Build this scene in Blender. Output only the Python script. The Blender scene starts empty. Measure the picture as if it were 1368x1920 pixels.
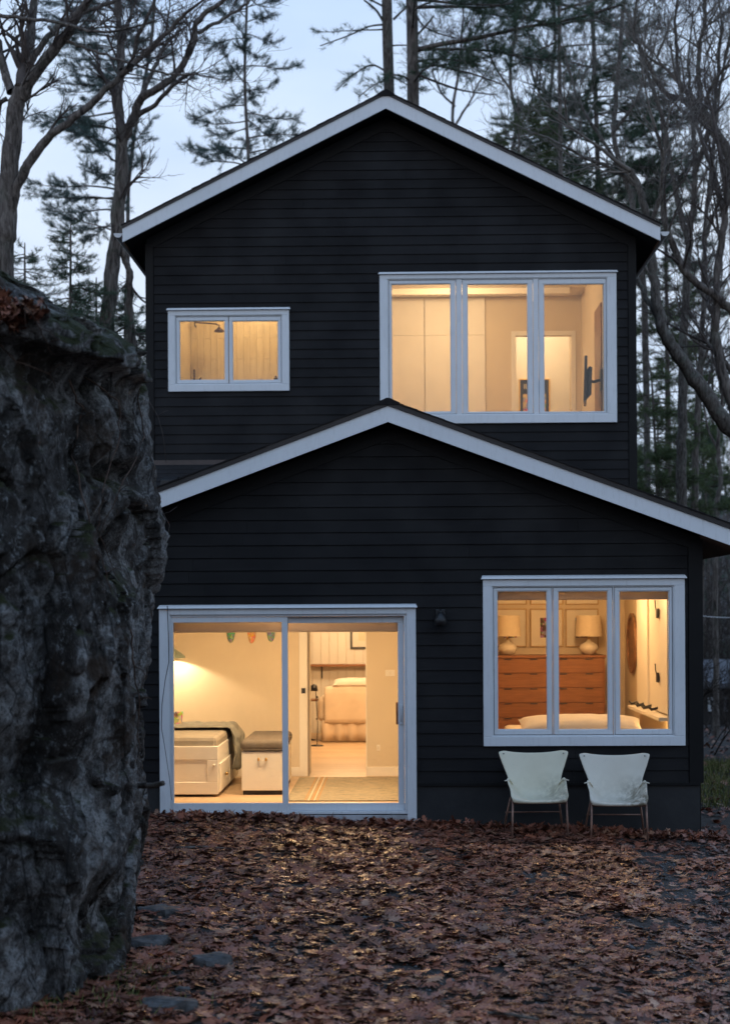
import bpy, bmesh, math, random
import numpy as np
from mathutils import Vector, noise, Matrix

R = math.radians
SC = bpy.context.scene
COL = SC.collection
random.seed(7)
RNG = np.random.default_rng(11)

# ------------------------------------------------------------------ camera
EYE = 2.16                       # lens height above the ground by the door
FPX = 3020.0                     # focal length in photograph pixels
PX, PY = 684.0, 1150.0           # principal point (a shift lens keeps verticals upright)
YAW, ROLL = R(1.2), R(0.3)
_f = (-math.sin(YAW), math.cos(YAW)); _r = (math.cos(YAW), math.sin(YAW))
_cr, _sr = math.cos(ROLL), math.sin(ROLL)

cam = bpy.data.cameras.new('camera')
cam.sensor_fit = 'VERTICAL'; cam.sensor_height = 36.0
cam.lens = 36.0 * FPX / 1920.0
cam.shift_y = (PY - 960.0) / 1920.0
cam.clip_start = 0.1; cam.clip_end = 2000
cam.dof.use_dof = True; cam.dof.focus_distance = 14.0; cam.dof.aperture_fstop = 2.3
camo = bpy.data.objects.new('camera', cam); COL.objects.link(camo)
xc = Vector((_cr*_r[0], _cr*_r[1], -_sr)); yc = Vector((_sr*_r[0], _sr*_r[1], _cr)); zc = -Vector((_f[0], _f[1], 0))
M4 = Matrix((xc, yc, zc)).transposed().to_4x4(); M4.translation = (0, 0, EYE)
camo.matrix_world = M4
SC.camera = camo

def at(px, py, Y):
    "point of the plane y = Y seen at a photograph pixel (for measuring the photograph)"
    a, b = (px - PX)/FPX, (PY - py)/FPX
    A, B = _cr*a + _sr*b, -_sr*a + _cr*b
    d = (_f[0] + A*_r[0], _f[1] + A*_r[1], B)
    t = Y/d[1]
    return Vector((d[0]*t, Y, EYE + d[2]*t))
def ax(px, py, Y): return at(px, py, Y).x
def az(px, py, Y): return at(px, py, Y).z
def rect(x0, x1, y0, y1, Y):
    a, b, c, d = at(x0, y0, Y), at(x1, y0, Y), at(x0, y1, Y), at(x1, y1, Y)
    return ((a.x+c.x)/2, (b.x+d.x)/2, (c.z+d.z)/2, (a.z+b.z)/2)      # x0 x1 z0 z1

# ------------------------------------------------------------------ world and light: dusk under thin cloud
W = bpy.data.worlds.new('World'); SC.world = W; W.use_nodes = True
nt = W.node_tree; nt.nodes.clear()
N = nt.nodes.new; L = nt.links.new
out = N('ShaderNodeOutputWorld'); bg = N('ShaderNodeBackground'); L(bg.outputs[0], out.inputs[0])
sky = N('ShaderNodeTexSky'); sky.sky_type = 'NISHITA'; sky.sun_disc = False
SUN_EL, SUN_AZ = R(3.0), R(200)
sky.sun_elevation = SUN_EL; sky.sun_rotation = SUN_AZ; sky.altitude = 200; sky.dust_density = 1.5
sks = N('ShaderNodeVectorMath'); sks.operation = 'SCALE'; sks.inputs['Scale'].default_value = 0.10
L(sky.outputs[0], sks.inputs[0])
tc = N('ShaderNodeTexCoord'); mp = N('ShaderNodeMapping'); mp.inputs['Scale'].default_value = (1.2, 1.2, 3.2)
L(tc.outputs['Generated'], mp.inputs[0])
nz = N('ShaderNodeTexNoise'); nz.inputs['Scale'].default_value = 2.2; nz.inputs['Detail'].default_value = 5; nz.inputs['Roughness'].default_value = .55
L(mp.outputs[0], nz.inputs['Vector'])
cr = N('ShaderNodeValToRGB'); cr.color_ramp.elements[0].position = .32; cr.color_ramp.elements[1].position = .72
cr.color_ramp.elements[0].color = (.78, .84, .93, 1); cr.color_ramp.elements[1].color = (1.12, 1.09, 1.04, 1)
L(nz.outputs['Fac'], cr.inputs[0])
# twilight: pale above the horizon, deeper blue overhead, the same all round
sz = N('ShaderNodeSeparateXYZ'); L(tc.outputs['Generated'], sz.inputs[0])
el = N('ShaderNodeValToRGB'); L(sz.outputs['Z'], el.inputs[0])
for i_, (p_, c_) in enumerate(((0.0, (.60, .69, .84)), (.22, (.64, .73, .87)), (.45, (.50, .66, .90)), (1.0, (.28, .48, .84)))):
    if i_ > 1: el.color_ramp.elements.new(p_)
    el.color_ramp.elements[i_].position = p_; el.color_ramp.elements[i_].color = (*c_, 1)
tw = N('ShaderNodeMix'); tw.data_type = 'RGBA'; tw.blend_type = 'MULTIPLY'; tw.inputs[0].default_value = 1.0
L(el.outputs[0], tw.inputs[6]); L(cr.outputs[0], tw.inputs[7])
mx = N('ShaderNodeMix'); mx.data_type = 'RGBA'; mx.inputs[0].default_value = .88
L(sks.outputs[0], mx.inputs[6]); L(tw.outputs[2], mx.inputs[7])
L(mx.outputs[2], bg.inputs[0]); bg.inputs[1].default_value = 1.37

sun = bpy.data.lights.new('sun', 'SUN'); sun.energy = 0.04; sun.angle = R(20); sun.color = (1, .9, .8)
suno = bpy.data.objects.new('sun', sun); COL.objects.link(suno)
suno.rotation_euler = (R(90) - SUN_EL, 0, -SUN_AZ + R(180)); suno.location = (0, -20, 20)

vs = SC.view_settings
vs.view_transform = 'Standard'; vs.look = 'None'; vs.exposure = 0.0; vs.gamma = 1.0; vs.use_curve_mapping = False
SC.cycles.use_denoising = True
SC.cycles.max_bounces = 7; SC.cycles.transparent_max_bounces = 16; SC.cycles.diffuse_bounces = 4
SC.cycles.caustics_reflective = False; SC.cycles.caustics_refractive = False
SC.cycles.sample_clamp_indirect = 6.0

# ------------------------------------------------------------------ mesh helpers
def wloc(o):
    v = Vector((0, 0, 0))
    while o is not None: v += o.location; o = o.parent
    return v

class MB:
    def __init__(s): s.v = []; s.f = []
    def add(s, vs, fs):
        n = len(s.v); s.v.extend([tuple(p) for p in vs]); s.f.extend([tuple(i+n for i in f) for f in fs]); return s
    def box(s, x0, x1, y0, y1, z0, z1):
        return s.hexa([(x0,y0,z0),(x1,y0,z0),(x1,y1,z0),(x0,y1,z0),(x0,y0,z1),(x1,y0,z1),(x1,y1,z1),(x0,y1,z1)])
    def hexa(s, p):
        return s.add(p, [(3,2,1,0),(4,5,6,7),(0,1,5,4),(1,2,6,5),(2,3,7,6),(3,0,4,7)])
    def prism(s, pts, y0, y1):
        "polygon in x,z (counter-clockwise seen from -y) pushed from y0 to y1"
        n = len(pts)
        vs = [(x, y0, z) for x, z in pts] + [(x, y1, z) for x, z in pts]
        fs = [tuple(range(n)), tuple(range(2*n-1, n-1, -1))]
        for i in range(n):
            j = (i+1) % n; fs.append((i, i+n, j+n, j))
        return s.add(vs, fs)
    def ring(s, x0, x1, z0, z1, w, y0, y1):
        l, r, t, b = w if isinstance(w, tuple) else (w, w, w, w)
        s.box(x0, x1, y0, y1, z1-t, z1); s.box(x0, x1, y0, y1, z0, z0+b)
        s.box(x0, x0+l, y0, y1, z0+b, z1-t); s.box(x1-r, x1, y0, y1, z0+b, z1-t); return s
    def tube(s, pts, radii, k=6, cap=True):
        pts = [Vector(p) for p in pts]; n = len(pts)
        if not hasattr(radii, '__len__'): radii = [radii]*n
        vs = []; up = Vector((0.13, 0.21, 1)).normalized()
        for i, p in enumerate(pts):
            d = (pts[min(i+1, n-1)] - pts[max(i-1, 0)])
            if d.length < 1e-9: d = Vector((0, 0, 1))
            d.normalize()
            u = d.cross(up)
            if u.length < .05: u = d.cross(Vector((1, 0, 0)))
            u.normalize(); w = d.cross(u)
            for j in range(k):
                a = 2*math.pi*j/k
                vs.append(p + (u*math.cos(a) + w*math.sin(a))*radii[i])
        fs = []
        for i in range(n-1):
            for j in range(k):
                fs.append((i*k+j, i*k+(j+1) % k, (i+1)*k+(j+1) % k, (i+1)*k+j))
        if cap: fs.append(tuple(range(k-1, -1, -1))); fs.append(tuple(range((n-1)*k, n*k)))
        return s.add(vs, fs)
    def lathe(s, prof, c, k=20, sx=1, sy=1, cap=True):
        "profile of (radius, z) turned round the vertical through c"
        vs = []; n = len(prof)
        for r, z in prof:
            for j in range(k):
                a = 2*math.pi*j/k; vs.append((c[0]+r*math.cos(a)*sx, c[1]+r*math.sin(a)*sy, c[2]+z))
        fs = []
        for i in range(n-1):
            for j in range(k):
                fs.append((i*k+j, i*k+(j+1) % k, (i+1)*k+(j+1) % k, (i+1)*k+j))
        if cap and prof[0][0] > 1e-4: fs.append(tuple(range(k-1, -1, -1)))
        if cap and prof[-1][0] > 1e-4: fs.append(tuple(range((n-1)*k, n*k)))
        return s.add(vs, fs)
    def grid(s, P):
        "P[i][j] of points"
        n, m = len(P), len(P[0]); vs = [p for row in P for p in row]
        return s.add(vs, [(i*m+j, i*m+j+1, (i+1)*m+j+1, (i+1)*m+j) for i in range(n-1) for j in range(m-1)])
    def build(s, name, mat, parent=None, smooth=False, bevel=0, subsurf=0, solid=0, base=None):
        off = wloc(parent) if parent is not None else (Vector(base) if base is not None else None)
        if off is None:
            a = np.array(s.v); lo, hi = a.min(0), a.max(0); off = Vector(((lo[0]+hi[0])/2, (lo[1]+hi[1])/2, lo[2]))
        me = bpy.data.meshes.new(name)
        me.from_pydata([(p[0]-off[0], p[1]-off[1], p[2]-off[2]) for p in s.v], [], s.f); me.update()
        me.materials.append(MAT[mat] if isinstance(mat, str) else mat)
        o = bpy.data.objects.new(name, me); COL.objects.link(o)
        if parent is not None: o.parent = parent
        else: o.location = off
        return finish(o, smooth, bevel, subsurf, solid)

def finish(o, smooth=False, bevel=0, subsurf=0, solid=0):
    if smooth: o.data.polygons.foreach_set('use_smooth', [True]*len(o.data.polygons))
    if solid:
        m = o.modifiers.new('solid', 'SOLIDIFY'); m.thickness = solid; m.offset = 0
    if bevel:
        m = o.modifiers.new('bevel', 'BEVEL'); m.width = bevel; m.segments = 2; m.limit_method = 'ANGLE'; m.angle_limit = R(40)
    if subsurf:
        m = o.modifiers.new('sub', 'SUBSURF'); m.levels = subsurf; m.render_levels = subsurf
    return o

def np_mesh(name, V, F, mat, parent=None, smooth=False, base=None):
    "V (n,3), F (m,k) arrays"
    off = np.array(wloc(parent) if parent is not None else (base if base is not None else (0, 0, 0)), float)
    me = bpy.data.meshes.new(name)
    V = np.asarray(V, np.float32) - off.astype(np.float32); F = np.asarray(F, np.int32)
    me.vertices.add(len(V)); me.vertices.foreach_set('co', V.ravel())
    m, k = F.shape
    me.loops.add(m*k); me.loops.foreach_set('vertex_index', F.ravel())
    me.polygons.add(m); me.polygons.foreach_set('loop_start', np.arange(0, m*k, k, dtype=np.int32))
    me.polygons.foreach_set('loop_total', np.full(m, k, np.int32))
    if smooth: me.polygons.foreach_set('use_smooth', np.ones(m, bool))
    me.update(calc_edges=True)
    me.materials.append(MAT[mat] if isinstance(mat, str) else mat)
    o = bpy.data.objects.new(name, me); COL.objects.link(o)
    if parent is not None: o.parent = parent
    else: o.location = off
    return o

def tag(o, label=None, cat=None, group=None, kind=None):
    if label: o['label'] = label
    if cat: o['category'] = cat
    if group: o['group'] = group
    if kind: o['kind'] = kind
    return o
def thing(name, loc, label, cat, group=None):
    o = bpy.data.objects.new(name, None); COL.objects.link(o); o.location = loc
    o.empty_display_size = .2
    return tag(o, label, cat, group)
def part(name, parent, loc=None):
    o = bpy.data.objects.new(name, None); COL.objects.link(o); o.parent = parent; return o

# ------------------------------------------------------------------ materials
MAT = {}
class Mt:
    def __init__(s, name, rough=.6, spec=.5, metal=0):
        m = bpy.data.materials.new(name); m.use_nodes = True; MAT[name] = m; s.m = m
        s.t = m.node_tree; s.b = s.t.nodes['Principled BSDF']
        s.b.inputs['Roughness'].default_value = rough; s.b.inputs['Specular IOR Level'].default_value = spec; s.b.inputs['Metallic'].default_value = metal
        s.tc = None
    def n(s, typ, **kw):
        o = s.t.nodes.new(typ)
        for k, v in kw.items():
            if k in o.inputs.keys(): o.inputs[k].default_value = v
            else: setattr(o, k, v)
        return o
    def l(s, a, b): s.t.links.new(a, b)
    def co(s, scale=(1, 1, 1), rot=(0, 0, 0), kind='Object'):
        if s.tc is None: s.tc = s.n('ShaderNodeTexCoord')
        mp = s.n('ShaderNodeMapping'); mp.inputs['Scale'].default_value = scale; mp.inputs['Rotation'].default_value = rot
        s.l(s.tc.outputs[kind], mp.inputs[0]); return mp.outputs[0]
    def pos(s, scale=(1, 1, 1), rot=(0, 0, 0)):
        g = s.n('ShaderNodeNewGeometry'); mp = s.n('ShaderNodeMapping'); mp.inputs['Scale'].default_value = scale; mp.inputs['Rotation'].default_value = rot
        s.l(g.outputs['Position'], mp.inputs[0]); return mp.outputs[0]
    def noise(s, vec, scale=5, detail=4, rough=.55, dist=0):
        o = s.n('ShaderNodeTexNoise', Scale=scale, Detail=detail, Roughness=rough, Distortion=dist); s.l(vec, o.inputs['Vector']); return o.outputs['Fac']
    def ramp(s, fac, stops):
        o = s.n('ShaderNodeValToRGB'); e = o.color_ramp.elements
        while len(e) < len(stops): e.new(.5)
        for i, (p, c) in enumerate(stops):
            e[i].position = p; e[i].color = (*c, 1) if hasattr(c, '__len__') else (c, c, c, 1)
        s.l(fac, o.inputs[0]); return o.outputs[0]
    def mix(s, fac, a, b, blend='MIX'):
        o = s.n('ShaderNodeMix', data_type='RGBA', blend_type=blend)
        for i, x in ((0, fac), (6, a), (7, b)):
            if hasattr(x, 'is_linked'): s.l(x, o.inputs[i])
            else: o.inputs[i].default_value = (*x, 1) if hasattr(x, '__len__') else x
        return o.outputs[2]
    def math(s, op, a, b=0.0, clamp=False):
        o = s.n('ShaderNodeMath', operation=op, use_clamp=clamp)
        for i, x in ((0, a), (1, b)):
            if hasattr(x, 'is_linked'): s.l(x, o.inputs[i])
            else: o.inputs[i].default_value = x
        return o.outputs[0]
    def col(s, x):
        if hasattr(x, 'is_linked'): s.l(x, s.b.inputs['Base Color'])
        else: s.b.inputs['Base Color'].default_value = (*x, 1)
        return s
    def rgh(s, x): s.l(x, s.b.inputs['Roughness']); return s
    def bump(s, h, strength=.3, dist=.01):
        o = s.n('ShaderNodeBump', Strength=strength, Distance=dist); s.l(h, o.inputs['Height']); s.l(o.outputs[0], s.b.inputs['Normal']); return s

def vary(name, c, amt=.15, scale=6, rough=.6, spec=.4, bump=0, stretch=(1, 1, 1), metal=0, bs=None):
    "plain colour with soft mottling"
    m = Mt(name, rough, spec, metal); v = m.pos(stretch)
    n = m.noise(v, scale, 5)
    lo = tuple(x*(1-amt) for x in c); hi = tuple(min(1, x*(1+amt)) for x in c)
    m.col(m.ramp(n, [(.3, lo), (.7, hi)]))
    if bump: m.bump(m.noise(v, bs or scale*6, 4), bump, .01)
    return m

def materials():
    # black painted clapboard: boards differ a little, weathered streaks
    m = Mt('siding', .62, .25); oi = m.n('ShaderNodeObjectInfo')
    v = m.pos((.6, 1, 9)); n = m.noise(v, 4, 6, .6)
    c = m.ramp(n, [(.25, (.0033, .0030, .0037)), (.55, (.0046, .0043, .0053)), (.85, (.0082, .0078, .0090))])
    f = m.math('ADD', m.math('MULTIPLY', oi.outputs['Random'], .5), .75)
    cc = m.n('ShaderNodeVectorMath', operation='SCALE'); m.l(c, cc.inputs[0]); m.l(f, cc.inputs['Scale'])
    m.col(cc.outputs[0]); m.bump(m.noise(m.pos((1.5, 1, 30)), 6, 5), .25, .004)
    m.rgh(m.ramp(m.noise(m.pos(), 2, 4), [(.3, .5), (.7, .72)]))
    vary('dark_trim', (.0042, .0040, .0043), .25, 3, .6, .25, .15)
    vary('soffit', (.007, .007, .008), .2, 3, .7, .3)
    vary('soffit_wood', (.16, .09, .055), .3, 4, .7, .3, .2, (1, .2, 1))
    m = Mt('trim', .5, .4); v = m.pos()
    n = m.noise(v, 1.3, 5); g = m.noise(m.pos((3, 3, .6)), 9, 6, .7)
    c = m.mix(m.ramp(g, [(.52, 0), (.8, .35)]), m.ramp(n, [(.3, (.68, .71, .73)), (.7, (.77, .79, .81))]), (.42, .41, .40))
    m.col(c); m.bump(m.noise(v, 60, 3), .08, .003)
    m = Mt('sill_board', .6, .3); v = m.pos((1, 1, 1)); c = m.mix(m.ramp(m.noise(v, 5, 6, .65), [(.4, 0), (.75, .8)]), (.52, .52, .54), (.25, .22, .2)); m.col(c)
    m = Mt('foundation', .8, .25); v = m.pos(); c = m.ramp(m.noise(v, 2.2, 6, .65), [(.3, (.024, .024, .025)), (.7, (.040, .040, .040))]); m.col(c); m.bump(m.noise(v, 25, 5), .35, .008)
    m = Mt('shingle', .9, .12); oi = m.n('ShaderNodeObjectInfo'); v = m.pos((7, 3.5, 3.5)); n = m.noise(v, 3, 3)
    sp = m.noise(m.pos(), 160, 2); c = m.mix(.35, m.ramp(n, [(.3, (.012, .010, .010)), (.7, (.026, .022, .022))]), m.ramp(sp, [(.35, .006), (.65, .045)])); m.col(c); m.bump(sp, .4, .004)
    vary('drip_edge', (.017, .0125, .0120), .2, 5, .45, .5)
    vary('gutter', (.60, .61, .62), .1, 6, .4, .5)
    vary('flashing', (.05, .036, .034), .2, 6, .4, .5)
    vary('black_metal', (.012, .012, .013), .2, 8, .45, .5)
    vary('bronze', (.06, .035, .018), .2, 20, .4, .5, metal=.6)
    vary('brass', (.55, .35, .12), .1, 20, .3, .5, metal=1)
    vary('copper_leg', (.26, .15, .11), .35, 14, .5, .5, metal=.5)
    # glazing
    for nm, tint in (('glass', (1, 1, 1)),):
        mm = bpy.data.materials.new(nm); mm.use_nodes = True; t = mm.node_tree; t.nodes.clear(); MAT[nm] = mm
        o = t.nodes.new('ShaderNodeOutputMaterial'); x = t.nodes.new('ShaderNodeMixShader'); tr = t.nodes.new('ShaderNodeBsdfTransparent'); gl = t.nodes.new('ShaderNodeBsdfGlossy')
        fr = t.nodes.new('ShaderNodeFresnel'); fr.inputs[0].default_value = 1.45
        gl.inputs['Roughness'].default_value = .012; tr.inputs[0].default_value = (.965, .975, .97, 1)
        t.links.new(fr.outputs[0], x.inputs[0]); t.links.new(tr.outputs[0], x.inputs[1]); t.links.new(gl.outputs[0], x.inputs[2]); t.links.new(x.outputs[0], o.inputs[0])
    # interior
    vary('paint', (.66, .555, .41), .04, 1.5, .75, .2, .05)
    vary('paint_white', (.80, .75, .66), .03, 2, .5, .3)
    vary('ceiling_paint', (.78, .71, .60), .03, 2, .85, .1)
    m = Mt('blind', .85, .1); m.col((.50, .45, .40)); tr_ = m.n('ShaderNodeBsdfTranslucent'); tr_.inputs[0].default_value = (.50, .43, .37, 1); ms = m.n('ShaderNodeMixShader'); ms.inputs[0].default_value = .5
    m.l(m.b.outputs[0], ms.inputs[1]); m.l(tr_.outputs[0], ms.inputs[2]); m.l(ms.outputs[0], m.t.nodes['Material Output'].inputs[0])
    m = Mt('floor_wood', .45, .4); oi = m.n('ShaderNodeObjectInfo'); v = m.pos((.7, 14, 1)); n = m.noise(v, 5, 6, .6, .4)
    c = m.mix(oi.outputs['Random'], m.ramp(n, [(.25, (.46, .31, .18)), (.75, (.60, .43, .27))]), m.ramp(n, [(.25, (.54, .38, .23)), (.75, (.68, .51, .34))])); m.col(c)
    m = Mt('cherry', .42, .4); v = m.pos((1.2, 6, 14)); n = m.noise(v, 3, 6, .6, .6); m.col(m.ramp(n, [(.25, (.20, .078, .026)), (.55, (.27, .112, .042)), (.8, (.34, .15, .062))]))
    vary('mirror_wood', (.22, .11, .05), .4, 14, .45, .4)
    vary('linen', (.72, .66, .58), .06, 8, .9, .1, .2, bs=60)
    vary('slipcover', (.74, .62, .49), .07, 5, .9, .1, .25, bs=80)
    vary('blanket', (.26, .25, .21), .15, 12, .95, .1, .3, bs=90)
    vary('sheet', (.33, .29, .23), .08, 10, .9, .1, .15)
    vary('cushion', (.15, .125, .10), .10, 20, .9, .15, .25, bs=120)
    vary('shade_linen', (.70, .58, .42), .04, 30, .9, .1)
    vary('ceramic', (.72, .64, .52), .05, 10, .4, .5)
    vary('pendant_green', (.28, .34, .27), .06, 10, .45, .5)
    vary('mat_board', (.74, .68, .58), .03, 5, .85, .1)
    vary('frame_wood', (.50, .35, .18), .12, 10, .5, .4)
    vary('frame_black', (.015, .014, .013), .1, 10, .4, .5)
    vary('gold', (.80, .52, .14), .1, 10, .5, .4)
    m = Mt('art_print', .8, .2); v = m.pos((1, 1, 1)); vo = m.n('ShaderNodeTexVoronoi', Scale=22.0); m.l(v, vo.inputs['Vector'])
    m.col(m.mix(m.ramp(m.noise(v, 9, 4), [(.45, 0), (.58, 1)]), m.mix(.45, vo.outputs['Color'], (.30, .10, .07)), (.10, .06, .06)))
    m = Mt('poster', .7, .2); v = m.pos((1, 1, 1)); bk = m.n('ShaderNodeTexVoronoi', Scale=16.0); m.l(v, bk.inputs['Vector'])
    m.col(m.mix(m.ramp(m.noise(v, 14, 3), [(.42, 0), (.55, 1)]), (.62, .45, .22), m.mix(.6, bk.outputs['Color'], (.35, .12, .05))))
    vary('cream_print', (.72, .62, .45), .05, 9, .8, .2)
    m = Mt('rug', .95, .05); v = m.pos((1, 1, 1)); w = m.n('ShaderNodeTexWave', wave_type='BANDS', bands_direction='Y', Scale=5.2, Distortion=5.0, Detail=3.0); w.inputs['Detail Scale'].default_value = 3.0
    m.l(v, w.inputs['Vector']); n = m.noise(m.pos((2.2, 9, 1)), 3.4, 6, .75)
    c = m.mix(m.ramp(w.outputs['Fac'], [(.35, 0), (.6, 1)]), (.43, .35, .23), (.17, .17, .14)); c = m.mix(m.ramp(n, [(.44, 0), (.62, .8)]), c, (.47, .375, .245)); m.col(c); m.bump(n, .4, .01)
    vary('rug_stripe', (.42, .26, .13), .25, 40, .95, .05)
    vary('rug_pale', (.66, .56, .42), .15, 40, .95, .05)
    m = Mt('bath_tile', .35, .5); oi = m.n('ShaderNodeObjectInfo'); v = m.pos((14, 1, 1.2)); n = m.noise(v, 2.4, 6, .7, .5)
    c = m.ramp(n, [(.25, (.50, .42, .26)), (.5, (.66, .58, .40)), (.75, (.74, .67, .50))]); c = m.mix(m.math('MULTIPLY', oi.outputs['Random'], .3), c, (.46, .38, .22)); m.col(c)
    vary('grout', (.42, .34, .2), .1, 8, .9, .1)
    m = Mt('mask_paint', .6, .3); oi = m.n('ShaderNodeObjectInfo'); v = m.pos(); vo = m.n('ShaderNodeTexVoronoi', Scale=42.0); m.l(v, vo.inputs['Vector'])
    m.col(m.mix(.72, vo.outputs['Color'], oi.outputs['Color']))
    m = Mt('lamp_glow'); m.b.inputs['Emission Color'].default_value = (1, .72, .38, 1); m.b.inputs['Emission Strength'].default_value = 6; m.col((.8, .7, .5))
    vary('book', (.35, .07, .05), .4, 30, .7, .2)
    # chairs
    for nm, a, b, st in (('shell_green', (.68, .63, .47), (.75, .70, .54), .8), ('shell_white', (.66, .60, .49), (.73, .68, .57), 1.3)):
        m = Mt(nm, .5, .4); v = m.co(); n = m.noise(v, 3, 6); c = m.ramp(n, [(.3, a), (.7, b)])
        d = m.noise(m.co((1, 1, 1)), 13, 8, .75); gx = m.n('ShaderNodeSeparateXYZ'); m.l(m.co(), gx.inputs[0])
        low = m.ramp(gx.outputs['Z'], [(.36, 1.0), (.62, 0.0)]); side = m.ramp(gx.outputs['X'], [(-.05 + .5*0, 0.15), (.22, 1.0)])
        fac = m.math('MULTIPLY', m.math('MULTIPLY', m.ramp(d, [(.40, 0), (.56, 1)]), low), m.math('MULTIPLY', side, st), True)
        c = m.mix(fac, c, (.16, .13, .08)); c = m.mix(m.ramp(m.noise(v, 40, 4, .7), [(.62, 0), (.75, .35)]), c, (.30, .31, .27)); m.col(c)
    # nature
    m = Mt('bark', .9, .2); v = m.pos((1, 1, .22)); n = m.noise(v, 16, 7, .65, .8); w = m.noise(m.pos(), 3.1, 5, .6)
    c = m.ramp(n, [(.34, (.028, .023, .020)), (.5, (.12, .10, .086)), (.72, (.25, .22, .195))]); c = m.mix(m.ramp(w, [(.55, 0), (.75, .5)]), c, (.10, .12, .085)); m.col(c); m.bump(n, 1.0, .03)
    m = Mt('bark_pale', .9, .2); v = m.pos((1, 1, .3)); n = m.noise(v, 24, 8, .72, .8); w = m.noise(m.pos(), 5.2, 6, .65)
    c = m.ramp(n, [(.34, (.028, .023, .019)), (.5, (.115, .098, .083)), (.72, (.26, .235, .21))]); c = m.mix(m.ramp(w, [(.52, 0), (.66, .55)]), c, (.15, .17, .14)); m.col(c); m.bump(n, 1.0, .04)
    vary('twig', (.095, .078, .070), .3, 5, .9, .15)
    vary('twig_pale', (.18, .16, .14), .35, 4, .9, .15)
    for nm, a, b in (('needles', (.040, .070, .042), (.090, .145, .085)), ('needles_olive', (.060, .090, .034), (.130, .170, .066)), ('needles_blue', (.050, .085, .075), (.11, .165, .145))):
        m = Mt(nm, .6, .3); g = m.n('ShaderNodeNewGeometry'); m.col(m.ramp(g.outputs['Random Per Island'], [(.1, a), (.9, b)]))
    for nm, k in (('leaf', 1.55), ('leaf_dry', 1.85)):
        m = Mt(nm, .45, .26); g = m.n('ShaderNodeNewGeometry'); r = g.outputs['Random Per Island']
        c = m.ramp(r, [(0, tuple(x*k for x in (.050, .018, .012))), (.25, tuple(x*k for x in (.17, .050, .025))), (.45, tuple(x*k for x in (.25, .088, .046))), (.62, tuple(x*k for x in (.27, .125, .090))), (.8, tuple(x*k for x in (.21, .064, .030))), (.93, tuple(x*k for x in (.31, .165, .10)))])
        n = m.noise(m.pos(), 60, 3); c = m.mix(m.ramp(n, [(.35, 0), (.8, .5)]), c, (.04, .022, .016)); m.col(m.mix(m.ramp(m.noise(m.pos(), 1.6, 5, .6), [(.38, .65), (.58, 0)]), c, (.042, .020, .014)))
        m.rgh(m.ramp(m.noise(m.pos(), 7, 3), [(.35, .24), (.7, .62)])); m.bump(m.noise(m.pos(), 45, 4), .6, .006)
    m = Mt('soil', .9, .3); v = m.pos(); n = m.noise(v, 1.1, 6, .6); sp = m.noise(v, 75, 4, .7)
    c = m.mix(m.ramp(sp, [(.4, 0), (.66, 1)]), m.ramp(n, [(.3, (.022, .016, .012)), (.7, (.045, .034, .027))]), (.080, .074, .070)); m.col(c); m.bump(sp, .9, .02)
    vary('gravel', (.105, .105, .110), .5, 7, .75, .35)
    vary('slate', (.072, .069, .067), .7, 13, .65, .35, .9, bs=30)
    m = Mt('grass_blade', .7, .25); g = m.n('ShaderNodeNewGeometry'); m.col(m.ramp(g.outputs['Random Per Island'], [(.1, (.06, .08, .020)), (.6, (.15, .16, .045)), (.95, (.26, .21, .09))]))
    vary('forest_floor', (.045, .036, .028), .4, 3, .95, .1)
    vary('far_roof', (.13, .13, .14), .2, 2, .8, .2); vary('far_wall', (.05, .045, .042), .25, 3, .8, .2); vary('far_pane', (.02, .022, .026), .1, 3, .1, .5)
    vary('brush', (.05, .04, .034), .35, 6, .95, .1)
    # lichen-streaked schist
    m = Mt('rock', .85, .3); v = m.pos(); geo = m.n('ShaderNodeNewGeometry'); sx = m.n('ShaderNodeSeparateXYZ'); m.l(geo.outputs['Normal'], sx.inputs[0])
    big = m.noise(m.pos((1, 1, .45), (0, .5, .3)), 1.9, 7, .62, .8); mid = m.noise(m.pos((1, 1, .62), (0, -.12, 0)), 4.2, 10, .76, .2); fine = m.noise(m.pos((1, 1, .75)), 15, 8, .8, .1); grain = m.noise(v, 62, 6, .8)
    crk = m.n('ShaderNodeTexVoronoi', feature='DISTANCE_TO_EDGE', Scale=3.2); m.l(m.pos((1, 1, .5), (0, .3, 0)), crk.inputs['Vector'])
    c = m.ramp(mid, [(.34, (.022, .019, .016)), (.43, (.068, .061, .055)), (.49, (.20, .19, .18)), (.55, (.40, .395, .385)), (.72, (.58, .58, .565))])
    c = m.mix(m.ramp(big, [(.44, .88), (.52, 0)]), c, (.030, .022, .016))
    c = m.mix(m.ramp(fine, [(.55, 0), (.62, .75)]), c, (.48, .50, .50)); c = m.mix(m.ramp(fine, [(.37, .95), (.45, 0)]), c, (.016, .014, .013))
    c = m.mix(m.ramp(grain, [(.40, .7), (.52, 0)]), c, (.035, .032, .030)); c = m.mix(m.ramp(grain, [(.60, 0), (.68, .5)]), c, (.55, .58, .58))
    c = m.mix(m.ramp(crk.outputs['Distance'], [(.0, .85), (.025, 0)]), c, (.012, .011, .010))
    c = m.mix(m.ramp(m.noise(v, 2.3, 7, .7), [(.54, 0), (.63, .75)]), c, (.070, .043, .026))
    lam = crk.outputs['Distance']
    pz_ = m.n('ShaderNodeSeparateXYZ'); m.l(v, pz_.inputs[0]); lip = m.math('MULTIPLY', m.math('MULTIPLY', m.ramp(m.math('MULTIPLY', pz_.outputs['Z'], .2), [(.69, 0), (.73, 1)]), m.ramp(sx.outputs['Z'], [(.02, 0), (.35, 1)])), m.ramp(m.noise(v, 2.1, 6, .6), [(.40, 0), (.50, 1)]))
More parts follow.
